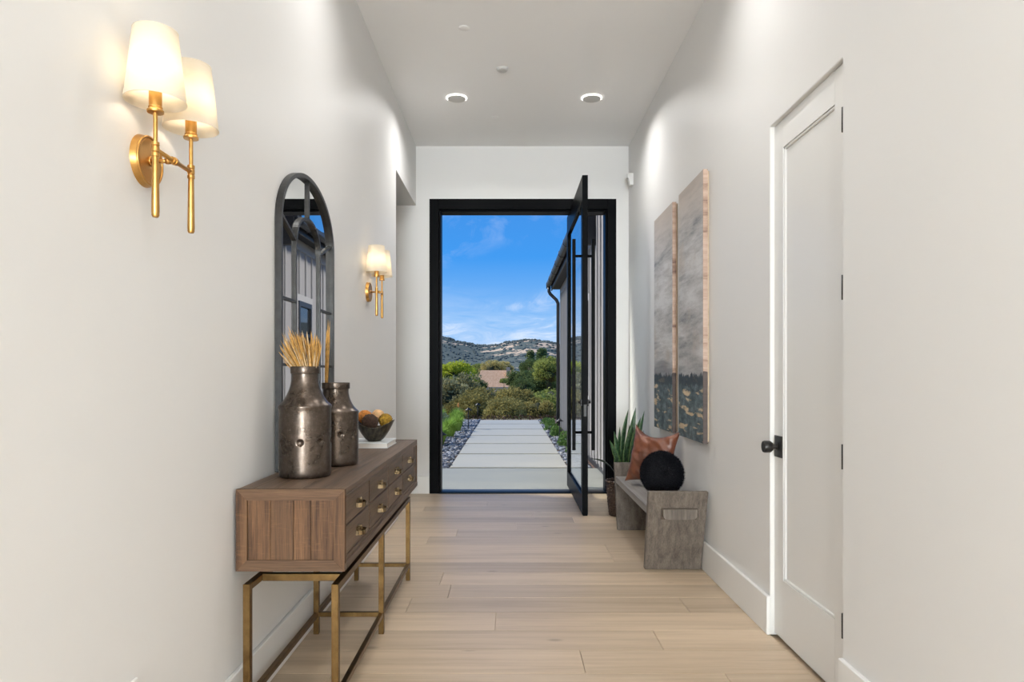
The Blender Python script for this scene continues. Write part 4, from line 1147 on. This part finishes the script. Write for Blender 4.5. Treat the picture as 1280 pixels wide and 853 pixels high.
# ---- grasses and shrubs in the beds
def blades(name, x, y, h, rad, n_, mat, label, cat, group, wd=0.006, droop=0.35, seedv=0, zb_=-0.03):
    rnd = random.Random(seedv); vs, fs = [], []
    for _ in range(n_):
        a = rnd.uniform(0, 2 * PI); q = rnd.random() ** 0.6; L = h * rnd.uniform(.6, 1.0)
        bx, by = 0.25 * rad * q * math.cos(a), 0.25 * rad * q * math.sin(a)
        tx, ty = rad * q * math.cos(a), rad * q * math.sin(a)
        s_ = Vector((-math.sin(a), math.cos(a), 0)); s_ = (s_ + Vector((rnd.uniform(-1, 1), rnd.uniform(-1, 1), 0))).normalized() * wd * rnd.uniform(.6, 1.3)
        p = [Vector((bx, by, 0)), Vector((bx + (tx - bx) * .35, by + (ty - by) * .35, L * .62)), Vector((tx, ty, L * (1 - droop * q * q)))]
        o_ = len(vs); vs += [p[0] - s_, p[0] + s_, p[1] - s_, p[1] + s_, p[2]]
        fs += [(o_, o_ + 1, o_ + 3, o_ + 2), (o_ + 2, o_ + 3, o_ + 4)]
    me = bpy.data.meshes.new(name); me.from_pydata(vs, [], fs); me.materials.append(M[mat])
    o = bpy.data.objects.new(name, me); o.location = (x, y, zb_); COL.objects.link(o)
    return tag(o, label, cat, group)
gr_ = [(-1.30, 12.3, .50, .30, 'bright green grass clump by the left door jamb'), (-1.24, 13.9, .50, .26, 'bright green grass clump second from the left jamb'), (-1.20, 15.3, .50, .24, 'bright green grass clump left of the nearer path light'), (-1.32, 16.9, .56, .28, 'tallest green grass clump at the far end of the left bed'),
       (-1.75, 14.6, .50, .30, 'green grass clump behind the front row of the left bed'), (-1.72, 11.4, .45, .28, 'green grass clump hidden beside the left jamb'), (-1.9, 17.9, .55, .32, 'green grass clump at the back of the left bed')]
for i, (x, y, h, r, lb) in enumerate(gr_): blades('grass_clump', x, y, h, r * 1.15, 620, 'grass_blades', lb, 'grass', 'green grass clumps in the left bed', 0.0055, .45, 20 + i)
def shrub(x, y, r, h, n_, mat, label, group, seedv, zb_=-0.03, leafs_=0.028, name='shrub', cat='shrub'):
    rnd = random.Random(seedv); vs, fs = [], []
    for _ in range(n_):
        a = rnd.uniform(0, 2 * PI); c_ = rnd.random(); q = rnd.random() ** .35
        rr = r * q * math.sqrt(max(0, 1 - (c_ * .95) ** 2)); p = Vector((rr * math.cos(a), rr * math.sin(a), h * c_ * q))
        d = Vector((rnd.uniform(-1, 1), rnd.uniform(-1, 1), rnd.uniform(-.3, 1))).normalized(); s_ = d.cross(Vector((rnd.random(), rnd.random(), rnd.random()))).normalized()
        L = leafs_ * rnd.uniform(.7, 1.4); o_ = len(vs)
        vs += [p - d * L, p + s_ * L * .45, p + d * L, p - s_ * L * .45]; fs.append((o_, o_ + 1, o_ + 2, o_ + 3))
    me = bpy.data.meshes.new(name); me.from_pydata(vs, [], fs); me.materials.append(M[mat])
    o = bpy.data.objects.new(name, me); o.location = (x, y, zb_); COL.objects.link(o); return tag(o, label, cat, group)
for i, (x, y, r, h, lb) in enumerate([(0.93, 15.6, .17, .30, 'small green shrub in the right bed under the far downspout'), (0.95, 14.1, .14, .24, 'small green shrub right of the slabs, middle of the bed'), (0.99, 12.1, .16, .30, 'leafy green shrub by the right path light'), (1.02, 10.9, .14, .24, 'low green shrub at the near end of the right bed'), (0.95, 17.6, .18, .20, 'low green shrub at the far end of the right bed')]):
    shrub(x, y, r, h, 500, 'shrub_leaves', lb, 'green shrubs in the right bed', 40 + i)
for i, (x, y, r, h, lb) in enumerate([(-1.62, 16.0, .30, .42, 'grey-green shrub between grass clumps'), (-2.3, 13.3, .35, .45, 'grey-green shrub left of the grass clumps'), (-2.1, 18.7, .40, .55, 'grey-green shrub at the far left corner of the bed'), (-1.55, 13.1, .22, .38, 'grey-green shrub behind the nearest grass clump')]):
    shrub(x, y, r, h, 1100, 'grey_leaves', lb, 'grey-green shrubs in the left bed', 60 + i)
fl = empty('orange_flower', (-1.38, 18.2, -0.03), 'single orange flower spike above the grass in the left bed', 'flower')
b = MB(); b.tube([(-1.38, 18.2, -.03), (-1.375, 18.2, .40)], .006, 5); b.build('stem', 'grass_blades', fl)
b = MB(); b.ico((-1.375, 18.2, .455), .036, 2, .5, 4, squash=(.7, .7, 2.0)); b.build('blossom', 'petal', fl)
b = MB()
rnd = random.Random(2)
vs, fs = [], []
for k in range(2600):
    x = rnd.uniform(-6, 6); y = rnd.uniform(19.3, 20.6); zz = rnd.uniform(-.07, .07); d = Vector((rnd.uniform(-1, 1), rnd.uniform(-1, 1), rnd.uniform(0, 1))).normalized(); s_ = d.cross(Vector((.3, .5, .8))).normalized(); p = Vector((x, y, zz)); L = rnd.uniform(.02, .05); o_ = len(vs)
    vs += [p - d * L, p + s_ * L * .5, p + d * L, p - s_ * L * .5]; fs.append((o_, o_ + 1, o_ + 2, o_ + 3))
b.b.free()
me = bpy.data.meshes.new('leaf_litter'); me.from_pydata(vs, [], fs); me.materials.append(M['mulch']); o = bpy.data.objects.new('leaf_litter', me); COL.objects.link(o)
tag(o, 'reddish brown leaf litter along the edge past the slabs', 'leaf litter', kind='stuff')

# ================================================================== BOARD AND BATTEN WING ON THE RIGHT
BX = 1.19
wg = empty('building_wing', (BX, 11.6, 0), 'light grey board and batten wing of the house outside on the right', 'building')
b = MB(); b.box(BX, BX + 5, YB + 0.2, 15.9, -0.05, 3.30); b.box(BX, BX + 3, YB + 0.2, 9.32, 3.30, 4.55); b.build('wing_wall', 'siding', wg)
wy0, wy1, wz0, wz1 = 10.10, 10.74, 0.95, 2.36
y = 7.62
while y < 15.9:
    top = 4.5 if y < 9.3 else 3.14
    segs_ = [(0.05, top)]
    if wy0 - 0.06 < y < wy1 + 0.06: segs_ = [(0.05, wz0 - 0.06), (wz1 + 0.08, top)]
    for a, c in segs_:
        b = MB(); b.box(BX - 0.022, BX + 0.001, y - 0.022, y + 0.022, a, c, bev=0.002); b.build('batten', 'siding_batten', wg)
    y += 0.325
b = MB(); b.box(BX - 0.026, BX, 9.32, 15.9, 3.12, 3.27, bev=0.002); b.build('frieze_board', 'exterior_trim', wg)
b = MB(); b.box(BX - 0.028, BX, 15.82, 15.905, 0, 3.12, bev=0.002); b.build('corner_board', 'exterior_trim', wg)
b = MB(); b.box(BX - 0.02, BX + 0.0, 7.45, 15.9, -0.03, 0.06); b.build('base_flashing', 'gutter_metal', wg)
wn = empty('window', (BX, (wy0 + wy1) / 2, wz0)); wn.parent = wg; wn.location = Vector((BX, (wy0 + wy1) / 2, wz0)) - Vector((BX, 11.6, 0))
b = MB(); f_ = 0.05
b.box(BX - 0.05, BX, wy0, wy0 + f_, wz0, wz1); b.box(BX - 0.05, BX, wy1 - f_, wy1, wz0, wz1); b.box(BX - 0.05, BX, wy0 + f_, wy1 - f_, wz0, wz0 + f_); b.box(BX - 0.05, BX, wy0 + f_, wy1 - f_, wz1 - 0.075, wz1)
b.box(BX - 0.04, BX, wy0 + f_, wy1 - f_, 1.84, 1.885)
b.build('window_frame', 'gutter_metal', wn)
for za, zc in ((wz0 + f_, 1.84), (1.885, wz1 - 0.075)):
    b = MB(); b.box(BX - 0.02, BX - 0.002, wy0 + f_, wy1 - f_, za, zc); b.build('pane', 'window_glass', wn)
b = MB(); b.box(BX - 0.03, BX, wy0 - 0.09, wy1 + 0.09, wz1, wz1 + 0.10); b.box(BX - 0.03, BX, wy0 - 0.09, wy0, wz0, wz1); b.box(BX - 0.03, BX, wy1, wy1 + 0.09, wz0, wz1); b.box(BX - 0.035, BX, wy0 - 0.09, wy1 + 0.09, wz0 - 0.06, wz0); b.build('window_trim', 'exterior_trim', wn)
b = MB(); b.hexa([(0.99, 9.35, 3.27), (BX + 4, 9.35, 3.27), (BX + 4, 16.05, 3.27), (0.99, 16.05, 3.27), (0.99, 9.35, 3.30), (BX + 4, 9.35, 3.30), (BX + 4, 16.05, 3.30), (0.99, 16.05, 3.30)]); b.build('soffit', 'soffit_paint', wg)
b = MB(); b.box(0.965, 0.992, 9.35, 16.07, 3.24, 3.40, bev=0.002); b.build('fascia', 'gutter_metal', wg)
b = MB(); b.box(0.975, BX, 9.30, 9.40, 3.04, 3.42, bev=0.003); b.build('eave_return', 'soffit_paint', wg)
# half-round gutter along the eave
b = MB()
prf = [(0.965, 3.395), (0.955, 3.34), (0.935, 3.305), (0.905, 3.295), (0.872, 3.31), (0.855, 3.345), (0.850, 3.40), (0.860, 3.40), (0.866, 3.35), (0.882, 3.322), (0.905, 3.308), (0.932, 3.32), (0.948, 3.35), (0.955, 3.395)]
va = [b.b.verts.new((x, 9.35, z)) for x, z in prf]; vb = [b.b.verts.new((x, 16.1, z)) for x, z in prf]
for i in range(len(prf)): j = (i + 1) % len(prf); b.b.faces.new((va[i], va[j], vb[j], vb[i]))
b.box(0.855, 0.96, 16.09, 16.105, 3.30, 3.40)
b.build('gutter', 'gutter_metal', wg)
for i in range(7):
    yy = 9.8 + i * 1.0; b = MB(); b.box(0.853, 0.962, yy, yy + 0.025, 3.385, 3.402); b.tube([(0.845, yy + .012, 3.40), (0.842, yy + .012, 3.33), (0.875, yy + .012, 3.293), (0.935, yy + .012, 3.293)], 0.006, 5); b.build('gutter_bracket', 'gutter_metal', wg)
b = MB(); b.tube([(0.905, 15.85, 3.30), (0.905, 15.85, 3.20), (0.935, 15.85, 3.14), (1.08, 15.85, 3.00), (1.115, 15.85, 2.92), (1.115, 15.85, 0.05)], 0.038, 12); b.tube([(1.115, 15.85, 0.06), (1.06, 15.75, 0.02)], 0.04, 10); b.build('downspout', 'gutter_metal', wg)
b = MB(); sl = 0.42
b.hexa([(0.93, 9.33, 3.405), (BX + 4, 9.33, 3.405 + 4.3 * sl), (BX + 4, 16.1, 3.405 + 4.3 * sl), (0.93, 16.1, 3.405), (0.93, 9.33, 3.445), (BX + 4, 9.33, 3.445 + 4.3 * sl), (BX + 4, 16.1, 3.445 + 4.3 * sl), (0.93, 16.1, 3.445)]); b.build('roof', 'roof_dark', wg)
for i in range(12):
    yy = 9.5 + i * 0.58; b = MB(); b.hexa([(0.93, yy, 3.445), (BX + 4, yy, 3.445 + 4.3 * sl), (BX + 4, yy + .02, 3.445 + 4.3 * sl), (0.93, yy + .02, 3.445), (0.93, yy, 3.475), (BX + 4, yy, 3.475 + 4.3 * sl), (BX + 4, yy + .02, 3.475 + 4.3 * sl), (0.93, yy + .02, 3.475)]); b.build('roof_seam', 'roof_dark', wg)
# exterior skin and roof slab of the house itself
b = MB(); b.box(-6.5, FX0, YB + 0.2, YB + 0.235, -0.05, 4.0); b.box(FX1, BX, YB + 0.2, YB + 0.235, -0.05, 4.0); b.box(FX0, FX1, YB + 0.2, YB + 0.235, FT, 4.0)
structure(b.build('wall_outside', 'siding'))

# ================================================================== TREES
def crown_mesh(name, mat, seedv, nclump=46, per=190, sx=1.0, sz=0.8, leafsz=0.045, conif=False):
    rnd = random.Random(seedv); vs, fs = [], []
    for _ in range(nclump):
        a = rnd.uniform(0, 2 * PI); c_ = rnd.uniform(-.55, 1); q = rnd.uniform(.55, .9)
        if conif:
            hh = rnd.uniform(0, 1); cx_, cy_, cz_ = (1 - hh) * .55 * math.cos(a) * q, (1 - hh) * .55 * math.sin(a) * q, hh * 2 - .8; cr = .16 + .16 * (1 - hh)
        else:
            s_ = math.sqrt(max(0, 1 - c_ * c_)); cx_, cy_, cz_ = q * s_ * math.cos(a) * sx, q * s_ * math.sin(a) * sx, q * c_ * sz; cr = rnd.uniform(.2, .36)
        for _ in range(per):
            d = Vector((rnd.gauss(0, 1), rnd.gauss(0, 1), rnd.gauss(0, 1))).normalized(); p = Vector((cx_, cy_, cz_)) + Vector((d.x, d.y, d.z * .8)) * cr * rnd.random() ** .3
            dd = (d + Vector((rnd.uniform(-1, 1), rnd.uniform(-1, 1), rnd.uniform(-1, 1)))).normalized(); s2 = dd.cross(Vector((rnd.random() + .1, rnd.random(), rnd.random()))).normalized(); L = leafsz * rnd.uniform(.6, 1.4); o_ = len(vs)
            vs += [p - dd * L * .6, p + s2 * L * .5, p + dd * L, p - s2 * L * .5]; fs.append((o_, o_ + 1, o_ + 2, o_ + 3))
    me = bpy.data.meshes.new(name); me.from_pydata(vs, [], fs); me.materials.append(M[mat]); return me
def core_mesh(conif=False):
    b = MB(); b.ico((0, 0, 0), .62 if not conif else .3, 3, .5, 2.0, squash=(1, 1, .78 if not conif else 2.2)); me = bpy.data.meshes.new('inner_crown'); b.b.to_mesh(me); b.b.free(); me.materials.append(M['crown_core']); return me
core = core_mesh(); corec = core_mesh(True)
kinds = {}
for kname, mat, conif, nc, sz_ in (('oak', 'oak_leaves', False, 52, .8), ('olive', 'olive_leaves', False, 50, .8), ('bright', 'bright_leaves', False, 46, .85), ('dark', 'dark_leaves', False, 50, .85), ('mid', 'mid_leaves', False, 50, .85), ('pale', 'pale_leaves', False, 34, .9), ('conifer', 'dark_leaves', True, 46, 1.0)):
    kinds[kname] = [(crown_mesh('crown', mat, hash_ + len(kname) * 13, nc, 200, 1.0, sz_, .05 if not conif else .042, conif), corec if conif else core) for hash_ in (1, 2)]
tb = MB(); tb.tube([(0, 0, -1), (0.02, 0, -.4), (0, .03, 0)], [.07, .05, .03], 7); tb.tube([(0.02, 0, -.45), (.25, .1, .1)], [.035, .015], 5); tb.tube([(0.02, 0, -.5), (-.22, -.1, .1)], [.035, .015], 5)
trunk = bpy.data.meshes.new('trunk'); tb.b.to_mesh(trunk); tb.b.free(); trunk.materials.append(M['bark'])
tcount = [0]
def tree(kind, x, y, top, r, label, vr=None):
    g = terrain(x, y); k = tcount[0]; tcount[0] += 1
    crown, cr = kinds[kind][k % 2]
    rz = r * (0.80 if kind != 'conifer' else 1.0)
    zc = top - (rz * 1.02 if kind != 'conifer' else r * 1.2)
    zc = max(zc, g + 0.4 * r)
    t = empty('conifer_tree' if kind == 'conifer' else 'tree', (x, y, g), label, 'tree', 'trees on the slope and in the valley')
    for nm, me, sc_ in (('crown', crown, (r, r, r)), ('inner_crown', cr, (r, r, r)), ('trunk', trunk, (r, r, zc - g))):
        o = bpy.data.objects.new(nm, me); o.parent = t; o.location = (0, 0, zc - g); o.scale = sc_; o.rotation_euler = (0, 0, k * 2.1 if nm != 'trunk' else 0); COL.objects.link(o)
def tp(kind, px, ytop, Y, wpx, label):
    x = (px - 637.5) * Y / 853; tree(kind, x, Y, 1.25 + (469.5 - ytop) * Y / 853, wpx * Y / 853 / 2, label)
tp('olive', 572, 467, 44, 84, 'grey-olive oak at the left, beside the door jamb')
tp('bright', 566, 453, 72, 60, 'bright yellow-green tree behind the grey-olive oak at the left')
tp('bright', 582, 456, 78, 36, 'smaller bright green tree just right of the big bright one')
tp('oak', 612, 478, 36, 68, 'brown-olive oak in the middle, below the orange roof')
tp('oak', 648, 484, 33, 62, 'brown-olive oak right of the middle one')
tp('mid', 690, 480, 36, 76, 'olive green oak at the right near the downspout')
tp('oak', 588, 490, 30, 70, 'low olive oak left of the path end')
tp('oak', 668, 496, 28, 56, 'low olive oak right of the path end')
tp('oak', 632, 500, 26, 60, 'low olive oak straight beyond the path end')
tp('dark', 592, 472, 88, 34, 'dark green tree left of the orange-roofed house')
tp('dark', 650, 461, 84, 40, 'dark spreading tree right of the orange-roofed house')
tp('dark', 676, 462, 70, 56, 'dark green tree mass in front of the conifers')
tp('dark', 671, 446, 86, 46, 'broad dark tree under the two conifer tips')
tp('conifer', 663, 440, 92, 60, 'dark conifer left of the tall right-hand group')
tp('conifer', 677, 436, 98, 66, 'tall dark conifer in the middle of the right-hand group')
tp('mid', 701, 440, 76, 66, 'tall green tree at the right edge of the view')
tp('mid', 686, 450, 66, 40, 'green tree in front of the tall right-hand group')
tp('mid', 630, 472, 120, 11, 'small green tree in front of the orange roof')
tp('pale', 617, 449, 210, 34, 'pale yellow-green tree behind the house, left')
tp('pale', 632, 452, 245, 26, 'pale yellow-green tree behind the house, right')
tp('mid', 598, 455, 225, 22, 'green tree behind the house at its left end')
tp('dark', 651, 474, 60, 34, 'small dark oak below the white roof')
extra = [(-13.5, 45, 2.2, 3.4, 'olive'), (-19, 52, 3, 4, 'mid'), (-27, 60, 3.2, 4.4, 'oak'), (-13, 66, 3.2, 3.4, 'mid'), (-16, 80, 4, 4.4, 'dark'), (-26, 92, 4.2, 5, 'bright'), (-38, 74, 4, 5, 'dark'), (-7.5, 34, 0.9, 2.4, 'oak'), (-13, 32, 0.8, 2.6, 'oak'), (-20, 36, 1.4, 3, 'olive'),
         (9, 46, 2.2, 3.2, 'oak'), (16, 52, 3, 4, 'mid'), (24, 60, 3.4, 4.4, 'dark'), (13, 70, 4.2, 4, 'mid'), (22, 84, 5, 5, 'dark'), (34, 78, 4.6, 5, 'oak'), (8, 34, 0.9, 2.4, 'oak'), (14, 36, 1.3, 2.8, 'mid'), (-46, 110, 5, 6, 'mid'), (44, 110, 6, 6, 'mid'), (-14, 120, 4, 5, 'dark'), (-30, 140, 5, 6, 'mid'), (14, 125, 5, 5, 'dark'), (30, 150, 6, 6, 'mid')]
sizes = {}
for i, (x, y, tz, r, k) in enumerate(extra):
    sd = 'left' if x < 0 else 'right'
    dd = 'near the slope top' if y < 40 else 'half way downslope' if y < 65 else 'in the valley' if y < 95 else 'in the farthest valley row'
    nm_ = {'olive': 'grey-olive', 'mid': 'green', 'oak': 'olive-brown', 'dark': 'dark green', 'bright': 'bright green'}[k]
    key = (nm_, dd, sd); c_ = sizes[key] = sizes.get(key, 0) + 1
    tree(k, x, y, tz, r, '%s tree %s, %s %s of the doorway view' % (nm_, dd, 'just' if c_ == 1 else 'well', sd))

# ---- houses in the valley
hs = empty('tile_roof_house', (-3.6, 172, -8), 'low house with an orange tile roof among the trees', 'building')
b = MB(); b.box(-8.2, 1.0, 168, 177, -8, -1.6); b.build('house_wall', 'stucco', hs)
b = MB()
def gable(b, x0, x1, y0, y1, z0, z1, ov=.5):
    ym = (y0 + y1) / 2
    v = [b.b.verts.new(p) for p in ((x0 - ov, y0 - ov, z0), (x1 + ov, y0 - ov, z0), (x1 + ov, y1 + ov, z0), (x0 - ov, y1 + ov, z0), (x0 + .8, ym, z1), (x1 - .8, ym, z1))]
    for f in ((0, 1, 5, 4), (2, 3, 4, 5), (1, 2, 5), (3, 0, 4), (3, 2, 1, 0)): b.b.faces.new([v[i] for i in f])
gable(b, -8.2, 1.0, 168, 177, -2.8, 2.55); b.build('tile_roof', 'tile_roof', hs)
b = MB(); b.box(-0.9, 0.0, 170.6, 171.5, 1.2, 3.3); b.build('chimney', 'stucco', hs)
for xx in (-6.8, -4.6, -2.2): b = MB(); b.box(xx, xx + 1.2, 167.93, 168.01, -4.6, -3.2); b.build('window', 'window_glass', hs)
h2 = empty('white_house', (4.9, 235, -8), 'small white gabled house right of the orange roof', 'building')
b = MB(); b.box(2.2, 6.2, 232, 238, -8, 2.9); b.build('house_wall', 'white_stucco', h2)
b = MB()
v = [b.b.verts.new(p) for p in ((1.7, 231.5, 2.7), (6.7, 231.5, 2.7), (4.2, 231.5, 4.3), (1.7, 238.5, 2.7), (6.7, 238.5, 2.7), (4.2, 238.5, 4.3))]
for f in ((0, 1, 2), (5, 4, 3), (0, 2, 5, 3), (1, 4, 5, 2), (0, 3, 4, 1)): b.b.faces.new([v[i] for i in f])
b.build('gable_roof', 'white_stucco', h2)

# ================================================================== HILLS
def ridge(x):   # silhouette in metres above eye level at y = 2000
    u = (x * 0.4265)   # ~pixels from the centre
    pts = [(-1500, 60), (-900, 46), (-500, 60), (-250, 66), (-88, 48), (-60, 41), (-40, 37), (-20, 37.5), (0, 42), (25, 45), (45, 42.5), (60, 38.5), (75, 33), (120, 36), (300, 52), (700, 45), (1500, 60)]
    for (a, za), (c, zc) in zip(pts, pts[1:]):
        if a <= u <= c: t_ = (u - a) / (c - a); t_ = t_ * t_ * (3 - 2 * t_); return (za + (zc - za) * t_) * 2000 / 853
    return 100
b = MB(); nx, ny = 260, 46; hv = {}
for i in range(nx + 1):
    x = -2600 + 5200 * i / nx
    for j in range(ny + 1):
        t_ = j / ny; y = 900 + 1300 * t_
        rz_ = ridge(x * 2000 / y if y > 1e-3 else x)
        k = math.sin(min(1, t_ / 0.85) * PI / 2) ** 1.5 * (1 if t_ < .85 else math.cos((t_ - .85) / .15 * PI / 2) * .4 + .6)
        z = -9 + (rz_ + 10) * k * (y / 2000 if t_ < .85 else .99)
        z += (noise.fractal(Vector((x * .004, y * .004, 0)), 1.0, 2.0, 5) * 9) * math.sin(PI * min(1, t_ / .9)) 
        hv[i, j] = b.b.verts.new((x, y, z))
for i in range(nx):
    for j in range(ny): b.b.faces.new((hv[i, j], hv[i + 1, j], hv[i + 1, j + 1], hv[i, j + 1]))
hcoords = {(i, j): hv[i, j].co.copy() for i in range(nx + 1) for j in range(ny + 1)}
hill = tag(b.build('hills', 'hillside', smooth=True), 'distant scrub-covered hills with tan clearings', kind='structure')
t0 = bmesh.new(); bmesh.ops.create_icosphere(t0, subdivisions=1, radius=1.0); tv = [v.co.copy() for v in t0.verts]; tf = [[v.index for v in f.verts] for f in t0.faces]; t0.free()
vs, fs = [], []; rnd = random.Random(5)
for _ in range(5200):
    i = rnd.randint(0, nx - 1)
    if rnd.random() < .55: i = rnd.randint(int(nx * .42), int(nx * .58))
    j = rnd.randint(6, ny - 5) if rnd.random() < .7 else rnd.randint(int(ny * .72), int(ny * .88))
    a, c = hcoords[i, j], hcoords[i + 1, j + 1]; p = a.lerp(c, rnd.random()); p.x += rnd.uniform(-10, 10); r = rnd.uniform(2.5, 5.5)
    o_ = len(vs)
    for v in tv: vs.append((p.x + v.x * r, p.y + v.y * r, p.z + v.z * r * .75))
    for f in tf: fs.append([q + o_ for q in f])
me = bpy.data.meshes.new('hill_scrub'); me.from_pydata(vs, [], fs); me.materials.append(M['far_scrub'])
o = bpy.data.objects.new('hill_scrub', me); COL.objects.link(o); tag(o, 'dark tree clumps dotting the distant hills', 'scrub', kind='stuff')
